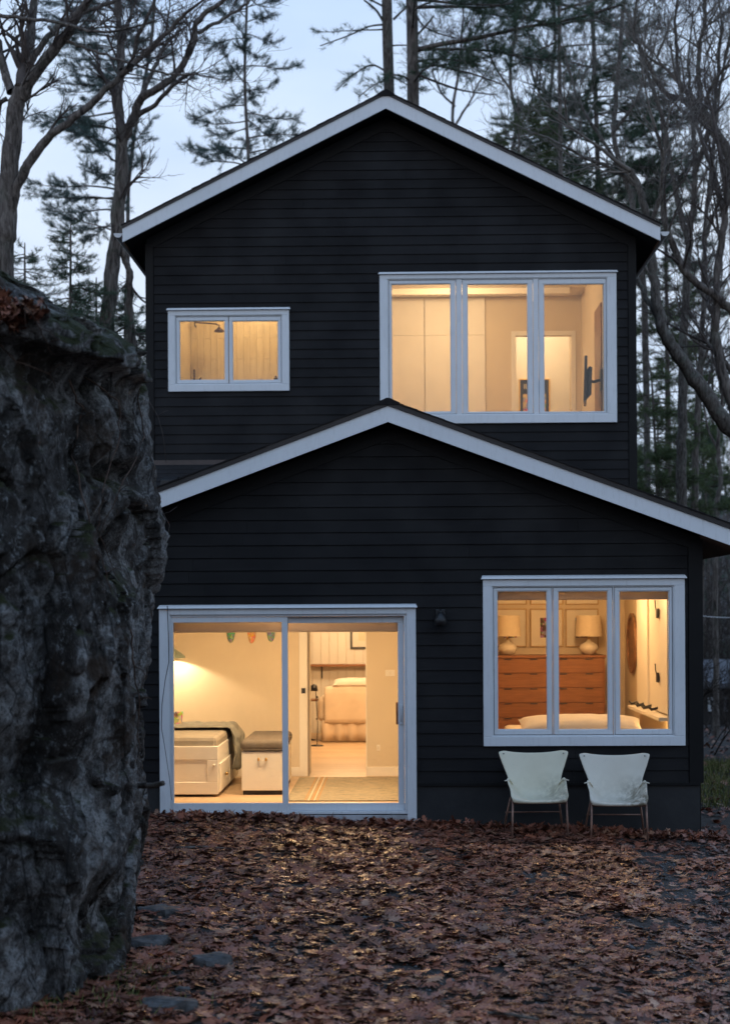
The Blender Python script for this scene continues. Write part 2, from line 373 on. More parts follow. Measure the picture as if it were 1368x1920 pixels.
    mossf = m.math('MULTIPLY', m.ramp(sx.outputs['Z'], [(.48, 0), (.75, 1)]), m.ramp(m.noise(v, 2.6, 6, .65), [(.40, 0), (.50, 1)]))
    mossf = m.math('MAXIMUM', mossf, lip)
    c = m.mix(mossf, c, m.ramp(grain, [(.3, (.018, .022, .006)), (.7, (.060, .066, .017))]))
    m.col(c); h = m.math('ADD', m.math('MULTIPLY', mid, 1.5), m.math('ADD', m.math('MULTIPLY', m.ramp(lam, [(0, 0), (.03, 1)]), .25), m.math('ADD', m.math('MULTIPLY', fine, 1.0), m.math('MULTIPLY', grain, .5)))); m.bump(h, 1.0, .06)
    vary('root', (.085, .055, .042), .3, 20, .9, .15)
materials()

# ------------------------------------------------------------------ the ground
def gh(x, y):
    "height of the ground"
    z = max(-.22, min(.07, -.045*x - .005))
    if y < 1.5: z += min(7, (1.5-y)*.32)  # unseen bank behind the camera, raised to cut low sky light
    if y > 24: z -= min(1.3, (y-24)*.035)
    if y > 70: t = min(1, (y-70)/130); z += 17*t*t*(3-2*t)
    if x < -3 and y > 18: z += min(2.0, (-3-x)*.10)*min(1, (y-18)/8)
    z += .035*noise.noise((x*.9, y*.9, 0)) + .015*noise.noise((x*2.7, y*2.7, 3))
    return z
def ground():
    def axis(a, b, fine0, fine1, st, far):
        v = list(np.arange(fine0, fine1+1e-6, st)); s = st
        while v[-1] < b: s *= far; v.append(v[-1]+s)
        s = st
        while v[0] > a: s *= far; v.insert(0, v[0]-s)
        return v
    xs = axis(-300, 300, -7, 7, .16, 1.18); ys = axis(-60, 480, 5, 27, .16, 1.16)
    V = [(x, y, gh(x, y)) for y in ys for x in xs]; m = len(xs)
    F = [(i*m+j, i*m+j+1, (i+1)*m+j+1, (i+1)*m+j) for i in range(len(ys)-1) for j in range(m-1)]
    o = np_mesh('ground', V, F, 'soil', smooth=True); tag(o, 'dark soil and grit under the fallen leaves', kind='structure')
    return o
GROUND = ground()

# ------------------------------------------------------------------ the house
Y1, Y2 = 16.5, 22.1
FLOOR = .21
HOUSE = thing('black_house', (ax(727, 1150, Y1), 20, 0), 'two storey black clapboard house with white trim, low gabled wing in front', 'house')
PITCH = .1288

def clap(x0, x1, z0, z1, lim, Yf, holes, name='clapboard'):
    k = 0
    while True:
        zb = z0 + k*PITCH; zt = min(zb + PITCH + .012, z1); k += 1
        if zb >= z1 - .02: break
        def yf(z): return Yf - .021 + (z-zb)/(PITCH+.012)*.017
        def ends(z):
            a, b = lim(z); return max(a, x0), min(b, x1)
        cuts = []; notches = []
        for h in holes:
            if h[2] <= zb and h[3] >= zt: cuts.append((h[0], h[1]))
            elif h[3] > zb and h[2] < zt: notches.append(h)
        el, er = ends(zb); etl, etr = ends(zt)
        if er - el < .12: break
        segs = []; cur = None
        for c in sorted(cuts): segs.append((cur, c[0])); cur = c[1]
        segs.append((cur, None))
        for a, b in segs:
            A = el if a is None else a; B = er if b is None else b
            if B - A < .02: continue
            js = [A]
            if B - A > 2.6:
                q = A + RNG.uniform(.9, 2.4)
                while q < B - .7: js.append(q); q += RNG.uniform(2.2, 3.6)
            js.append(B)
            for i in range(len(js)-1):
                bm = MB(); l, r = js[i] + (.001 if i else 0), js[i+1] - (.001 if i < len(js)-2 else 0)
                tilt = RNG.normal(0, .0006)
                def piece(l, r, za, zc):
                    if r - l < .004 or zc - za < .002: return
                    la = l; lb = l; ra = r; rb = r
                    if a is None and abs(l-el) < 1e-6: la, lb = ends(za)[0], ends(zc)[0]
                    if b is None and abs(r-er) < 1e-6: ra, rb = ends(za)[1], ends(zc)[1]
                    if rb < lb: return
                    bm.hexa([(la, yf(za)+tilt, za), (ra, yf(za)-tilt, za), (ra, Yf+.004, za), (la, Yf+.004, za), (lb, yf(zc), zc), (rb, yf(zc), zc), (rb, Yf+.004, zc), (lb, Yf+.004, zc)])
                nn = [h for h in notches if h[0] < r and h[1] > l]
                if not nn: piece(l, r, zb, zt)
                else:
                    h = nn[0]
                    if h[2] > zb: piece(l, r, zb, h[2]); za, zc = h[2], zt
                    else: piece(l, r, h[3], zt); za, zc = zb, h[3]
                    piece(l, max(l, h[0]), za, zc); piece(min(r, h[1]), r, za, zc)
                if bm.v: bm.build(name, 'siding', HOUSE)

def wall_holes(name, mat, x0, x1, z0, z1, y0, y1, holes, parent=None):
    xs = sorted({x0, x1, *[h[0] for h in holes], *[h[1] for h in holes]}); zs = sorted({z0, z1, *[h[2] for h in holes], *[h[3] for h in holes]})
    xs = [x for x in xs if x0 <= x <= x1]; zs = [z for z in zs if z0 <= z <= z1]
    bm = MB()
    for i in range(len(xs)-1):
        run = None
        for j in range(len(zs)-1):
            cx, cz = (xs[i]+xs[i+1])/2, (zs[j]+zs[j+1])/2
            inside = any(h[0] < cx < h[1] and h[2] < cz < h[3] for h in holes)
            if not inside: run = (run[0], zs[j+1]) if run else (zs[j], zs[j+1])
            if inside or j == len(zs)-2:
                if run: bm.box(xs[i], xs[i+1], y0, y1, run[0], run[1])
                run = None
    return bm.build(name, mat, parent or HOUSE)

# gable geometry, measured on the photograph
def gable(Yf, peak, left, right):
    p = at(*peak, Yf); l = at(*left, Yf); r = at(*right, Yf)
    s = ((p.z-l.z)/(p.x-l.x) + (p.z-r.z)/(r.x-p.x))/2
    return p.x, p.z, s, l.x, r.x
YA, YB = Y1 - .36, Y2 - .42
PX1, PZ1, S1, _, _ = gable(YA, (727, 791), (291, 953), (1310, 1005))
PX2, PZ2, S2, EL2, ER2 = gable(YB, (723, 203), (230, 462), (1237, 443))
XR1 = ax(1312, 1300, Y1); XL1 = 2*PX1 - XR1
ER1 = XR1 + .42; EL1 = 2*PX1 - ER1
XL2 = ax(277, 700, Y2); XR2 = ax(1189.5, 700, Y2)
def lim1(z): d = max(0, (PZ1 + .02 - .10 - z)/S1); return PX1-d, PX1+d
def lim2(z): d = max(0, (PZ2 + .02 - .12 - z)/S2); return PX2-d, PX2+d

# openings (outer casing rectangles)
DOOR = rect(300.5, 780, 1141, 1546, Y1); DOORIN = rect(320, 762.5, 1152, 1526, Y1)
WBED = rect(905, 1282, 1086, 1398, Y1); WBIG = rect(712, 1154.5, 514.5, 794, Y2); WBATH = rect(316.2, 542.6, 583, 734.3, Y2)
def shrink(r, d): return (r[0]+d, r[1]-d, r[2]+d, r[3]-d)
FB1 = az(1100, 1468, Y1)         # where the clapboard stops above the foundation
clap(XL1+.12, XR1-.125, FB1, PZ1, lim1, Y1, [shrink(DOOR, .05), shrink(WBED, .05)])
Z2B = az(700, 905, Y2) - .35
clap(XL2+.095, XR2-.095, Z2B, PZ2, lim2, Y2, [shrink(WBIG, .05), shrink(WBATH, .05)])

# sheathing, corner boards, rake boards, foundation
ZE1 = PZ1 - S1*(XR1-PX1); ZE2 = PZ2 - S2*(XR2-PX2)
wall_holes('sheathing', 'dark_trim', XL1, XR1, -.4, ZE1+.0, Y1+.002, Y1+.10, [shrink(DOOR, .04), shrink(WBED, .04)])
MB().prism([(XL1, ZE1), (XR1, ZE1), (PX1, PZ1+.015)], Y1+.002, Y1+.10).build('gable_sheathing', 'dark_trim', HOUSE)
wall_holes('sheathing', 'dark_trim', XL2, XR2, 2.7, ZE2, Y2+.002, Y2+.10, [shrink(WBIG, .04), shrink(WBATH, .04)])
MB().prism([(XL2, ZE2), (XR2, ZE2), (PX2, PZ2+.015)], Y2+.002, Y2+.10).build('gable_sheathing', 'dark_trim', HOUSE)
for x0, x1, zb, zt, yf in ((XR1-.12, XR1+.025, FB1, ZE1-.02, Y1), (XL1-.025, XL1+.12, FB1, ZE1-.02, Y1), (XL2-.02, XL2+.09, Z2B, ZE2-.02, Y2), (XR2-.09, XR2+.02, Z2B, ZE2-.02, Y2)):
    MB().box(x0, x1, yf-.030, yf+.09, zb, zt).build('corner_board', 'dark_trim', HOUSE, bevel=.003)
for (px, pz, s, xl, xr, yf, w) in ((PX1, PZ1, S1, XL1, XR1, Y1, .14), (PX2, PZ2, S2, XL2, XR2, Y2, .16)):
    for sgn, xe in ((-1, xl), (1, xr)):
        d = abs(xe-px); e = px + sgn*(d-.0)
        MB().prism([(px, pz+.005), (px, pz-w), (e, pz-s*d-w), (e, pz-s*d+.005)][::(1 if sgn > 0 else -1)][::-1], yf-.027, yf+.01).build('rake_board', 'dark_trim', HOUSE)
for x0, x1 in ((XL1+.01, DOOR[0]+.02), (DOOR[1]-.02, XR1-.012)):
    MB().box(x0, x1, Y1-.012, Y1, -.5, FB1).build('foundation', 'foundation', HOUSE)
    MB().box(x0-.004, x1+.004, Y1-.032, Y1-.0005, FB1-.024, FB1+.004).build('water_table', 'dark_trim', HOUSE)
# side and rear walls
MB().box(XR1-.10, XR1, Y1+.10, 22.4, -.5, ZE1).build('side_wall', 'siding', HOUSE)
MB().box(XL1, XL1+.10, Y1+.10, 22.4, -.5, ZE1).build('side_wall', 'siding', HOUSE)
MB().box(XR2-.10, XR2, Y2+.10, 29.0, -.5, ZE2).build('side_wall', 'siding', HOUSE)
MB().box(XL2, XL2+.10, Y2+.10, 29.0, -.5, ZE2).build('side_wall', 'siding', HOUSE)
MB().box(XL2, XR2, 29.0, 29.1, -.8, ZE2).build('rear_wall', 'siding', HOUSE)
MB().prism([(XL2, ZE2), (XR2, ZE2), (PX2, PZ2)], 29.0, 29.1).build('rear_wall', 'siding', HOUSE)
MB().box(XR1-.10, XR2, 22.42, 22.52, -.5, 2.8).build('side_wall', 'siding', HOUSE)

# roofs: deck slabs, white rake fascia, drip edge, shingle courses, gutters
def roof(px, pz, s, xl, xr, y0, y1, hf, dark, gut=True):
    rf = part('roof', HOUSE)
    up = hf - .005
    for sgn, xe in ((-1, xl), (1, xr)):
        d = abs(xe-px); ze = pz - s*d
        o = 1 if sgn > 0 else -1
        def pr(pts): return pts if o > 0 else pts[::-1]
        MB().prism(pr([(px, pz+.03), (xe, ze+.03), (xe, ze+up), (px, pz+up)]), y0+.03, y1).build('roof_deck', 'soffit', rf)
        MB().prism(pr([(px, pz), (xe, ze), (xe, ze+hf-.012), (px, pz+hf-.012)]), y0-.002, y0+.028).build('rake_fascia', 'trim', rf)
        MB().prism(pr([(px, pz+hf-.010), (xe, ze+hf-.010), (xe, ze+hf+dark*.45), (px, pz+hf+dark*.45)]), y0-.018, y0+.06).build('drip_edge', 'drip_edge', rf)
        # shingle courses run along y; their butts step up the rake
        sl = math.sqrt(1+s*s); Ls = d*sl; n = int(Ls/.145); ux, uz = sgn/sl, -s/sl; nx, nzv = sgn*s/sl, 1/sl
        for i in range(n+1):
            a = i*.145; b = min(a+.165, Ls+.012)
            if a > Ls: break
            z0 = pz + hf + dark*.40; off = RNG.uniform(-.010, .003); t0, t1 = .004, .013 + RNG.uniform(-.003, .004)
            P = []
            for (q, tb, tt) in ((a, -.002, t0+.006), (b, .002, t1)):
                for y in (y0-.028+off, y1):
                    for t in (tb, tt): P.append((px+ux*q+nx*t, y, z0+uz*q+nzv*t))
            # P: a y0 tb, a y0 tt, a y1 tb, a y1 tt, b ...
            MB().hexa([P[0], P[4], P[6], P[2], P[1], P[5], P[7], P[3]]).build('shingle', 'shingle', rf)
        if gut:
            g = MB(); gx = xe + sgn*.062; gz = ze + hf*.62; k = 9
            prof = [(gx+.058*math.cos(math.pi+math.pi*j/k), gz+.058*math.sin(math.pi+math.pi*j/k)) for j in range(k+1)]
            g.prism(prof, y0+.0, y1).build('gutter', 'gutter', rf)
            MB().box(xe+(0 if sgn > 0 else -.004), xe+(.004 if sgn > 0 else 0), y0+.03, y1, ze+.01, ze+up).build('eave_fascia', 'soffit_wood', rf)
    MB().prism([(px-.12, pz+hf+dark*.4-s*.12), (px+.12, pz+hf+dark*.4-s*.12), (px+.12, pz+hf+dark*.4+.022-s*.12), (px+.015, pz+hf+dark*.4+.026), (px-.015, pz+hf+dark*.4+.026), (px-.12, pz+hf+dark*.4+.022-s*.12)], y0-.03, y1).build('ridge_cap', 'shingle', rf)
    return rf
roof(PX1, PZ1, S1, EL1, ER1, YA, Y2, .172, .10)
roof(PX2, PZ2, S2, EL2, ER2, YB, 29.4, .195, .07)
for x0, x1 in ((XR1+.002, ER1-.01),):     # boarded underside of the wing's eave
    MB().hexa([(x0, YA+.03, PZ1-S1*(x0-PX1)+.0), (x1, YA+.03, PZ1-S1*(x1-PX1)+.0), (x1, Y2, PZ1-S1*(x1-PX1)+.0), (x0, Y2, PZ1-S1*(x0-PX1)), (x0, YA+.03, PZ1-S1*(x0-PX1)+.028), (x1, YA+.03, PZ1-S1*(x1-PX1)+.028), (x1, Y2, PZ1-S1*(x1-PX1)+.028), (x0, Y2, PZ1-S1*(x0-PX1)+.028)]).build('eave_soffit', 'soffit_wood', HOUSE)

# low main roof to the left, facing the yard
ZM = az(300, 868, Y2); SM = .5; MR = part('roof', HOUSE)
def zm(y): return ZM + SM*(y-Y2)
xm0, xm1 = XL2 - 4.2, PX1
MB().hexa([(xm0, 18.9, zm(18.9)-.16), (xm1, 18.9, zm(18.9)-.16), (xm1, Y2, zm(Y2)-.16), (xm0, Y2, zm(Y2)-.16), (xm0, 18.9, zm(18.9)-.01), (xm1, 18.9, zm(18.9)-.01), (xm1, Y2, zm(Y2)-.01), (xm0, Y2, zm(Y2)-.01)]).build('roof_deck', 'soffit', MR)
MB().hexa([(xm0, Y2, zm(Y2)-.16), (XL2, Y2, zm(Y2)-.16), (XL2, 25.1, zm(25.1)-.16), (xm0, 25.1, zm(25.1)-.16), (xm0, Y2, zm(Y2)-.01), (XL2, Y2, zm(Y2)-.01), (XL2, 25.1, zm(25.1)-.01), (xm0, 25.1, zm(25.1)-.01)]).build('roof_deck', 'soffit', MR)
MB().hexa([(xm0, 25.1, zm(25.1)-.16), (XL2, 25.1, zm(25.1)-.16), (XL2, 29, zm(23.15)-.16), (xm0, 29, zm(23.15)-.16), (xm0, 25.1, zm(25.1)-.005), (XL2, 25.1, zm(25.1)-.005), (XL2, 29, zm(23.15)-.005), (xm0, 29, zm(23.15)-.005)]).build('roof_deck', 'shingle', MR)
y = 18.86
while y < 25.05:
    x1 = xm1 if y < Y2 - .15 else XL2 - .002
    y2 = min(y + .16, 25.1)
    MB().hexa([(xm0, y, zm(y)), (x1, y, zm(y)), (x1, y2, zm(y2)-.004), (xm0, y2, zm(y2)-.004), (xm0, y, zm(y)+.012), (x1, y, zm(y)+.012), (x1, y2, zm(y2)+.003), (xm0, y2, zm(y2)+.003)]).build('shingle', 'shingle', MR)
    y += .13
MB().box(XL2-.02, PX1-.6, Y2-.045, Y2-.024, Z2B-.2, zm(Y2)+.032).build('flashing', 'flashing', HOUSE)
MB().box(xm0+.2, XL1, 19.3, 19.4, -.5, zm(19.3)-.1).build('side_wall', 'siding', HOUSE)
MB().box(xm0+.2, xm0+.3, 19.4, 28.6, -.5, zm(19.4)-.1).build('side_wall', 'siding', HOUSE)
for px_ in (318, 356):                      # two slant-top vents on that roof
    c = at(px_, 884, 21.4); b = MB(); zz = zm(21.4)
    b.hexa([(c.x-.10, 21.25, zm(21.25)), (c.x+.10, 21.25, zm(21.25)), (c.x+.10, 21.6, zm(21.6)), (c.x-.10, 21.6, zm(21.6)), (c.x-.10, 21.25, zm(21.25)+.12), (c.x+.10, 21.25, zm(21.25)+.12), (c.x+.10, 21.6, zm(21.6)+.02), (c.x-.10, 21.6, zm(21.6)+.02)])
    v = b.build('roof_vent', 'black_metal', HOUSE, bevel=.006)

# ------------------------------------------------------------------ windows
def window(outer, c, Yf, panes, sash, hint, blind=None, slim=False):
    x0, x1, z0, z1 = outer; l, r, t, b_ = c
    w = MB().ring(x0, x1, z0, z1, c, Yf-.05, Yf-.001).build('window', 'trim', HOUSE, bevel=.004)
    w['label'] = hint
    I = (x0+l, x1-r, z0+b_, z1-t)
    MB().ring(*I, .012, Yf-.034, Yf+.15).build('jamb', 'trim', w, bevel=.002)
    # sloped drip cap
    e = .022
    MB().hexa([(x0-e, Yf-.082, z1+.004), (x1+e, Yf-.082, z1+.004), (x1+e, Yf-.002, z1+.004), (x0-e, Yf-.002, z1+.004), (x0-e*.3, Yf-.070, z1+.030), (x1+e*.3, Yf-.070, z1+.030), (x1+e*.3, Yf-.002, z1+.046), (x0-e*.3, Yf-.002, z1+.046)]).build('head_cap', 'trim', w, bevel=.003)
    prev = None; gap = .006
    xs = [I[0]+.012] ; rects = []
    for p in panes: rects.append((p[0]-sash, p[1]+sash, p[2]-sash, p[3]+sash))
    Zb = I[2]+.012+gap; Zt = I[3]-.012-gap
    for i, (p, s) in enumerate(zip(panes, rects)):
        s = (max(s[0], I[0]+.012+gap), min(s[1], I[1]-.012-gap), Zb, Zt)
        sa = MB().ring(s[0], s[1], s[2], s[3], (p[0]-s[0], s[1]-p[1], s[3]-p[3], p[2]-s[2]), Yf-.024, Yf+.022).build('sash', 'trim', w, bevel=.003)
        MB().ring(p[0], p[1], p[2], p[3], .009, Yf-.014, Yf+.018).build('glazing_bead', 'trim', w, bevel=.002)
        MB().box(p[0]-.004, p[1]+.004, Yf+.004, Yf+.008, p[2]-.004, p[3]+.004).build('pane', 'glass', w)
        if prev is not None: MB().box(prev+gap, s[0]-gap, Yf-.032, Yf+.10, I[2]+.013, I[3]-.013).build('mullion', 'trim', w, bevel=.003)
        prev = s[1]
    MB().ring(I[0]+.013, I[1]-.013, I[2]+.013, I[3]-.013, .016, Yf+.024, Yf+.06).build('stop', 'dark_trim', w)
    if blind: MB().box(I[0]+.02, I[1]-.02, Yf+.065, Yf+.14, blind, I[3]+.02).build('roller_blind', 'blind', w, bevel=.01)
    MB().ring(x0+.02, x1-.02, z0+.02, z1-.02, (l+.02, r+.02, t+.02, b_+.02), Yf+.146, Yf+.162).build('interior_casing', 'paint_white', w)
    return w
def panes(xs, y0, y1, Y): return [rect(a, b, y0, y1, Y) for a, b in xs]
k1 = Y1/FPX; k2 = Y2/FPX
window(WBED, (17*k1, 20*k1, 12.5*k1, 18*k1), Y1, panes([(931, 1025.5), (1045, 1139), (1159.5, 1254)], 1107.5, 1368.5, Y1), 8*k1, 'white triple window above the two chairs', blind=az(1080, 1125, Y1+.1))
window(WBIG, (15*k2, 17*k2, 8*k2, 16*k2), Y2, panes([(733.5, 845), (875.5, 989), (1018.5, 1132)], 532.5, 773, Y2), 9*k2, 'wide white triple window of the upper storey')
window(WBATH, (13*k2, 13*k2, 9*k2, 13*k2), Y2, panes([(336.8, 422.5), (436, 522)], 601.5, 713.5, Y2), 6*k2, 'small white two pane window of the upper storey')

# sliding door
def sliding_door():
    x0, x1, z0, z1 = DOOR; I = DOORIN; Yf = Y1
    d = MB()
    d.box(x0, I[0], Yf-.05, Yf-.001, z0, z1); d.box(I[1], x1, Yf-.05, Yf-.001, z0, z1); d.box(I[0], I[1], Yf-.05, Yf-.001, I[3], z1)
    d = d.build('sliding_door', 'trim', HOUSE, bevel=.004); d['label'] = 'white sliding glass door on the ground floor'
    e = .018
    MB().hexa([(x0-e, Yf-.085, z1+.004), (x1+e, Yf-.085, z1+.004), (x1+e, Yf-.002, z1+.004), (x0-e, Yf-.002, z1+.004), (x0, Yf-.066, z1+.030), (x1, Yf-.066, z1+.030), (x1, Yf-.002, z1+.046), (x0, Yf-.002, z1+.046)]).build('head_cap', 'trim', d, bevel=.003)
    MB().box(I[0]+.002, I[1]-.002, Yf-.040, Yf+.05, z0, I[2]-.012).build('kick_board', 'sill_board', d, bevel=.003)
    MB().ring(*I, (.012, .026, .022, .030), Yf-.030, Yf+.14).build('door_frame', 'trim', d, bevel=.003)
    g1 = rect(326.2, 529, 1167, 1505.5, Yf); g2 = rect(541, 746, 1168, 1506.5, Yf)
    xm = ax(540, 1330, Yf); zb, zt = I[2]+.032, I[3]-.024
    s = (I[0]+.013, xm, zb, zt)
    MB().ring(*s, (g1[0]-s[0], s[1]-g1[1], s[3]-g1[3], g1[2]-s[2]), Yf-.018, Yf+.022).build('door_panel', 'trim', d, bevel=.003)
    MB().box(g1[0]-.003, g1[1]+.003, Yf+.0, Yf+.005, g1[2]-.003, g1[3]+.003).build('pane', 'glass', d)
    s = (xm-.05, I[1]-.028, zb, zt)
    MB().ring(*s, (.048, s[1]-g2[1], s[3]-g2[3], g2[2]-s[2]), Yf+.034, Yf+.075).build('door_panel', 'trim', d, bevel=.003)
    MB().box(g2[0]-.02, g2[1]+.003, Yf+.052, Yf+.057, g2[2]-.003, g2[3]+.003).build('pane', 'glass', d)
    c = at(752, 1340, Yf); MB().box(c.x-.012, c.x+.012, Yf+.012, Yf+.033, c.z-.10, c.z+.10).build('pull_plate', 'trim', d, bevel=.004)
    MB().tube([(c.x, Yf+.016, c.z-.07), (c.x, Yf-.008, c.z-.06), (c.x, Yf-.008, c.z+.06), (c.x, Yf+.016, c.z+.07)], .007, 8).build('handle', 'gutter', d, smooth=True)
    c = at(744.5, 1337, Yf+.12); MB().box(c.x-.014, c.x+.010, Yf+.078, Yf+.12, c.z-.115, c.z+.115).build('handle', 'mirror_wood', d, bevel=.006)
    MB().box(I[0]+.02, I[1]-.02, Yf+.09, Yf+.17, az(540, 1185.5, Yf+.12), I[3]+.03).build('roller_blind', 'blind', d, bevel=.012)
    MB().box(I[0]-.03, I[1]+.03, Yf+.05, Yf+.20, FLOOR-.05, FLOOR-.002).build('threshold', 'floor_wood', d)
sliding_door()

# wall lamp, unlit, on the siding between door and window
c = at(825, 1158, Y1); b = MB()
S = part('wall_lamp', HOUSE)
MB().box(c.x-.05, c.x+.05, Y1-.04, Y1-.015, c.z-.06, c.z+.085).build('backplate', 'black_metal', S, bevel=.008)
MB().tube([(c.x, Y1-.03, c.z+.05), (c.x, Y1-.11, c.z+.075), (c.x, Y1-.13, c.z+.04)], .010, 8).build('arm', 'black_metal', S, smooth=True)
MB().lathe([(.012, .055), (.03, .05), (.062, -.015), (.068, -.075), (.060, -.075), (.052, -.015)], (c.x, Y1-.13, c.z), 16, cap=False).build('shade', 'black_metal', S, smooth=True)

# ------------------------------------------------------------------ the rooms behind the glass
YBK = 19.3                    # rear wall of the garden room
YB2 = 26.3                    # far wall of the sitting room
YBD = 20.3                    # rear wall of the bedroom
XP = ax(846, 1300, Y1)        # wall between garden room and bedroom
XRW = ax(1259, 1300, 16.8)    # right-hand bedroom wall
CZ1 = 2.62
yi = Y1 + .10
wall_holes('interior_wall', 'paint', XL1+.10, XR1-.10, -.1, CZ1, yi+.002, yi+.045, [shrink(DOOR, .04), shrink(WBED, .04)])
D0 = ax(577, 1350, YBK); D1 = ax(687.5, 1350, YBK); DT = FLOOR+2.05
wall_holes('interior_wall', 'paint', XL1+.10, XP, FLOOR-.1, CZ1, YBK, YBK+.11, [(D0, D1, FLOOR-.2, DT)])
MB().box(XP, XP+.10, yi+.05, YBD, FLOOR-.1, CZ1).build('interior_wall', 'paint', HOUSE)
MB().box(XL1+.101, XL1+.15, yi+.05, YBK, FLOOR-.1, CZ1).build('interior_wall', 'paint', HOUSE)
MB().box(XP+.10, XRW, YBD, YBD+.1, FLOOR-.1, CZ1).build('interior_wall', 'paint', HOUSE)
MB().box(XRW, XRW+.08, yi+.05, YBD+.1, FLOOR-.1, CZ1).build('interior_wall', 'paint', HOUSE)
MB().box(XL1+.1, XR1-.1, yi+.003, YBD+.1, CZ1, CZ1+.1).build('interior_ceiling', 'ceiling_paint', HOUSE)
XS0, XS1 = D0 - 2.4, D1 + 1.6
MB().box(XS0, XS1, YBD+.1, YB2+.1, CZ1, CZ1+.1).build('interior_ceiling', 'ceiling_paint', HOUSE)
MB().box(XS0-.1, XS0, YBK+.11, YB2, FLOOR-.1, CZ1).build('interior_wall', 'paint', HOUSE)
MB().box(XS1, XS1+.1, YBD+.1, YB2, FLOOR-.1, CZ1).build('interior_wall', 'paint', HOUSE)
MB().box(XS0, XS1, YB2+.02, YB2+.1, FLOOR-.1, CZ1).build('interior_wall', 'paint', HOUSE)
x = ax(570, 1300, YB2)
while x < ax(735, 1300, YB2):                # upright boards of the far wall
    MB().box(x+.003, x+.135, YB2, YB2+.019, FLOOR, CZ1).build('wall_board', 'paint_white', HOUSE, bevel=.003); x += .138
# door lining, pocket door edge, skirting
MB().box(D0-.10, D0-.004, YBK-.018, YBK-.001, FLOOR, DT+.09).build('door_trim', 'paint_white', HOUSE, bevel=.003)
MB().box(D0-.004, D0+.012, YBK+.004, YBK+.108, FLOOR, DT).build('door_trim', 'blind', HOUSE)
MB().box(D0-.004, D0+.03, YBK+.115, YBK+.15, FLOOR+.02, DT).build('pocket_door', 'shade_linen', HOUSE)
c = at(569, 1295, YBK); MB().box(c.x-.024, c.x+.024, YBK-.034, YBK-.019, c.z-.032, c.z+.032).build('door_latch', 'black_metal', HOUSE, bevel=.003)
MB().box(D1, XP-.001, YBK-.014, YBK-.001, FLOOR, FLOOR+.11).build('skirting', 'paint_white', HOUSE, bevel=.003)
MB().box(XL1+.15, D0-.101, YBK-.014, YBK-.001, FLOOR, FLOOR+.11).build('skirting', 'paint_white', HOUSE, bevel=.003)
MB().box(D1-.012, D1-.001, YBK+.002, YBK+.108, FLOOR, DT).build('door_trim', 'paint_white', HOUSE)
for (p, q, w_, h_) in ((731, 1262, .115, .075), (709, 1402, .042, .07)):
    c = at(p, q, YBK); sw = MB().box(c.x-w_/2, c.x+w_/2, YBK-.008, YBK-.001, c.z-h_/2, c.z+h_/2).build('switch_plate', 'paint_white', HOUSE, bevel=.003)
    MB().box(c.x-.012, c.x+.012, YBK-.013, YBK-.0082, c.z-.018, c.z+.018).build('switch', 'mat_board', sw)
y = yi + .05
while y < YB2:
    a, b_ = (XL1+.10, XP) if y < YBK-.05 else (XS0, XS1)
    MB().box(a, b_, y+.001, min(y+.139, YB2), FLOOR-.03, FLOOR).build('floor_plank', 'floor_wood', HOUSE, bevel=.0015); y += .14
MB().box(XP+.1, XRW, yi+.05, YBD, FLOOR-.05, FLOOR).build('interior_floor', 'floor_wood', HOUSE)
MB().box(XL1+.1, XR1-.1, yi, YBD, FLOOR-.16, FLOOR-.06).build('subfloor', 'dark_trim', HOUSE)

# bedroom: panelled cupboard doors, ledge and ironwork on the right-hand wall
for (pa, pb, off) in ((1201, 1221, .05), (1222.5, 1239, .035), (1240.5, 1262, .05)):
    ya = (ax(pa, 1250, 1)) ; y_a = XRW/ax(pa, 1250, 1); y_b = XRW/ax(pb, 1250, 1)
    y_b = max(y_b, yi+.06)
    MB().box(XRW-off, XRW-.002, y_b+.008, y_a, 1.09, 2.45).build('cupboard_door', 'paint_white', HOUSE, bevel=.006)
MB().box(XRW-.16, XRW-.002, yi+.06, 18.95, 1.03, 1.07).build('ledge', 'paint_white', HOUSE, bevel=.006)
for (p, q) in ((1233, 1150), (1233.5, 1270)):
    Yh = (XRW-.06)/ax(p, q, 1); c = at(p, q, Yh)
    hg = MB().box(c.x-.02, c.x-.002, Yh-.05, Yh+.05, c.z-.052, c.z+.052).build('hinge_plate', 'black_metal', HOUSE, bevel=.004)
    MB().tube([(c.x-.012, Yh+.06, c.z+.03), (c.x-.012, Yh+.12, c.z+.08), (c.x-.012, Yh+.14, c.z+.14)], .007, 6).build('hinge_tail', 'black_metal', hg, smooth=True)
for yy in (18.4, 17.95, 17.5):
    MB().tube([(XRW-.03, yy, 1.12), (XRW-.10, yy+.03, 1.10), (XRW-.13, yy+.02, 1.13), (XRW-.17, yy+.12, 1.11), (XRW-.20, yy+.13, 1.14)], [.014, .016, .018, .014, .008], 7).build('iron_hook', 'black_metal', HOUSE, smooth=True)

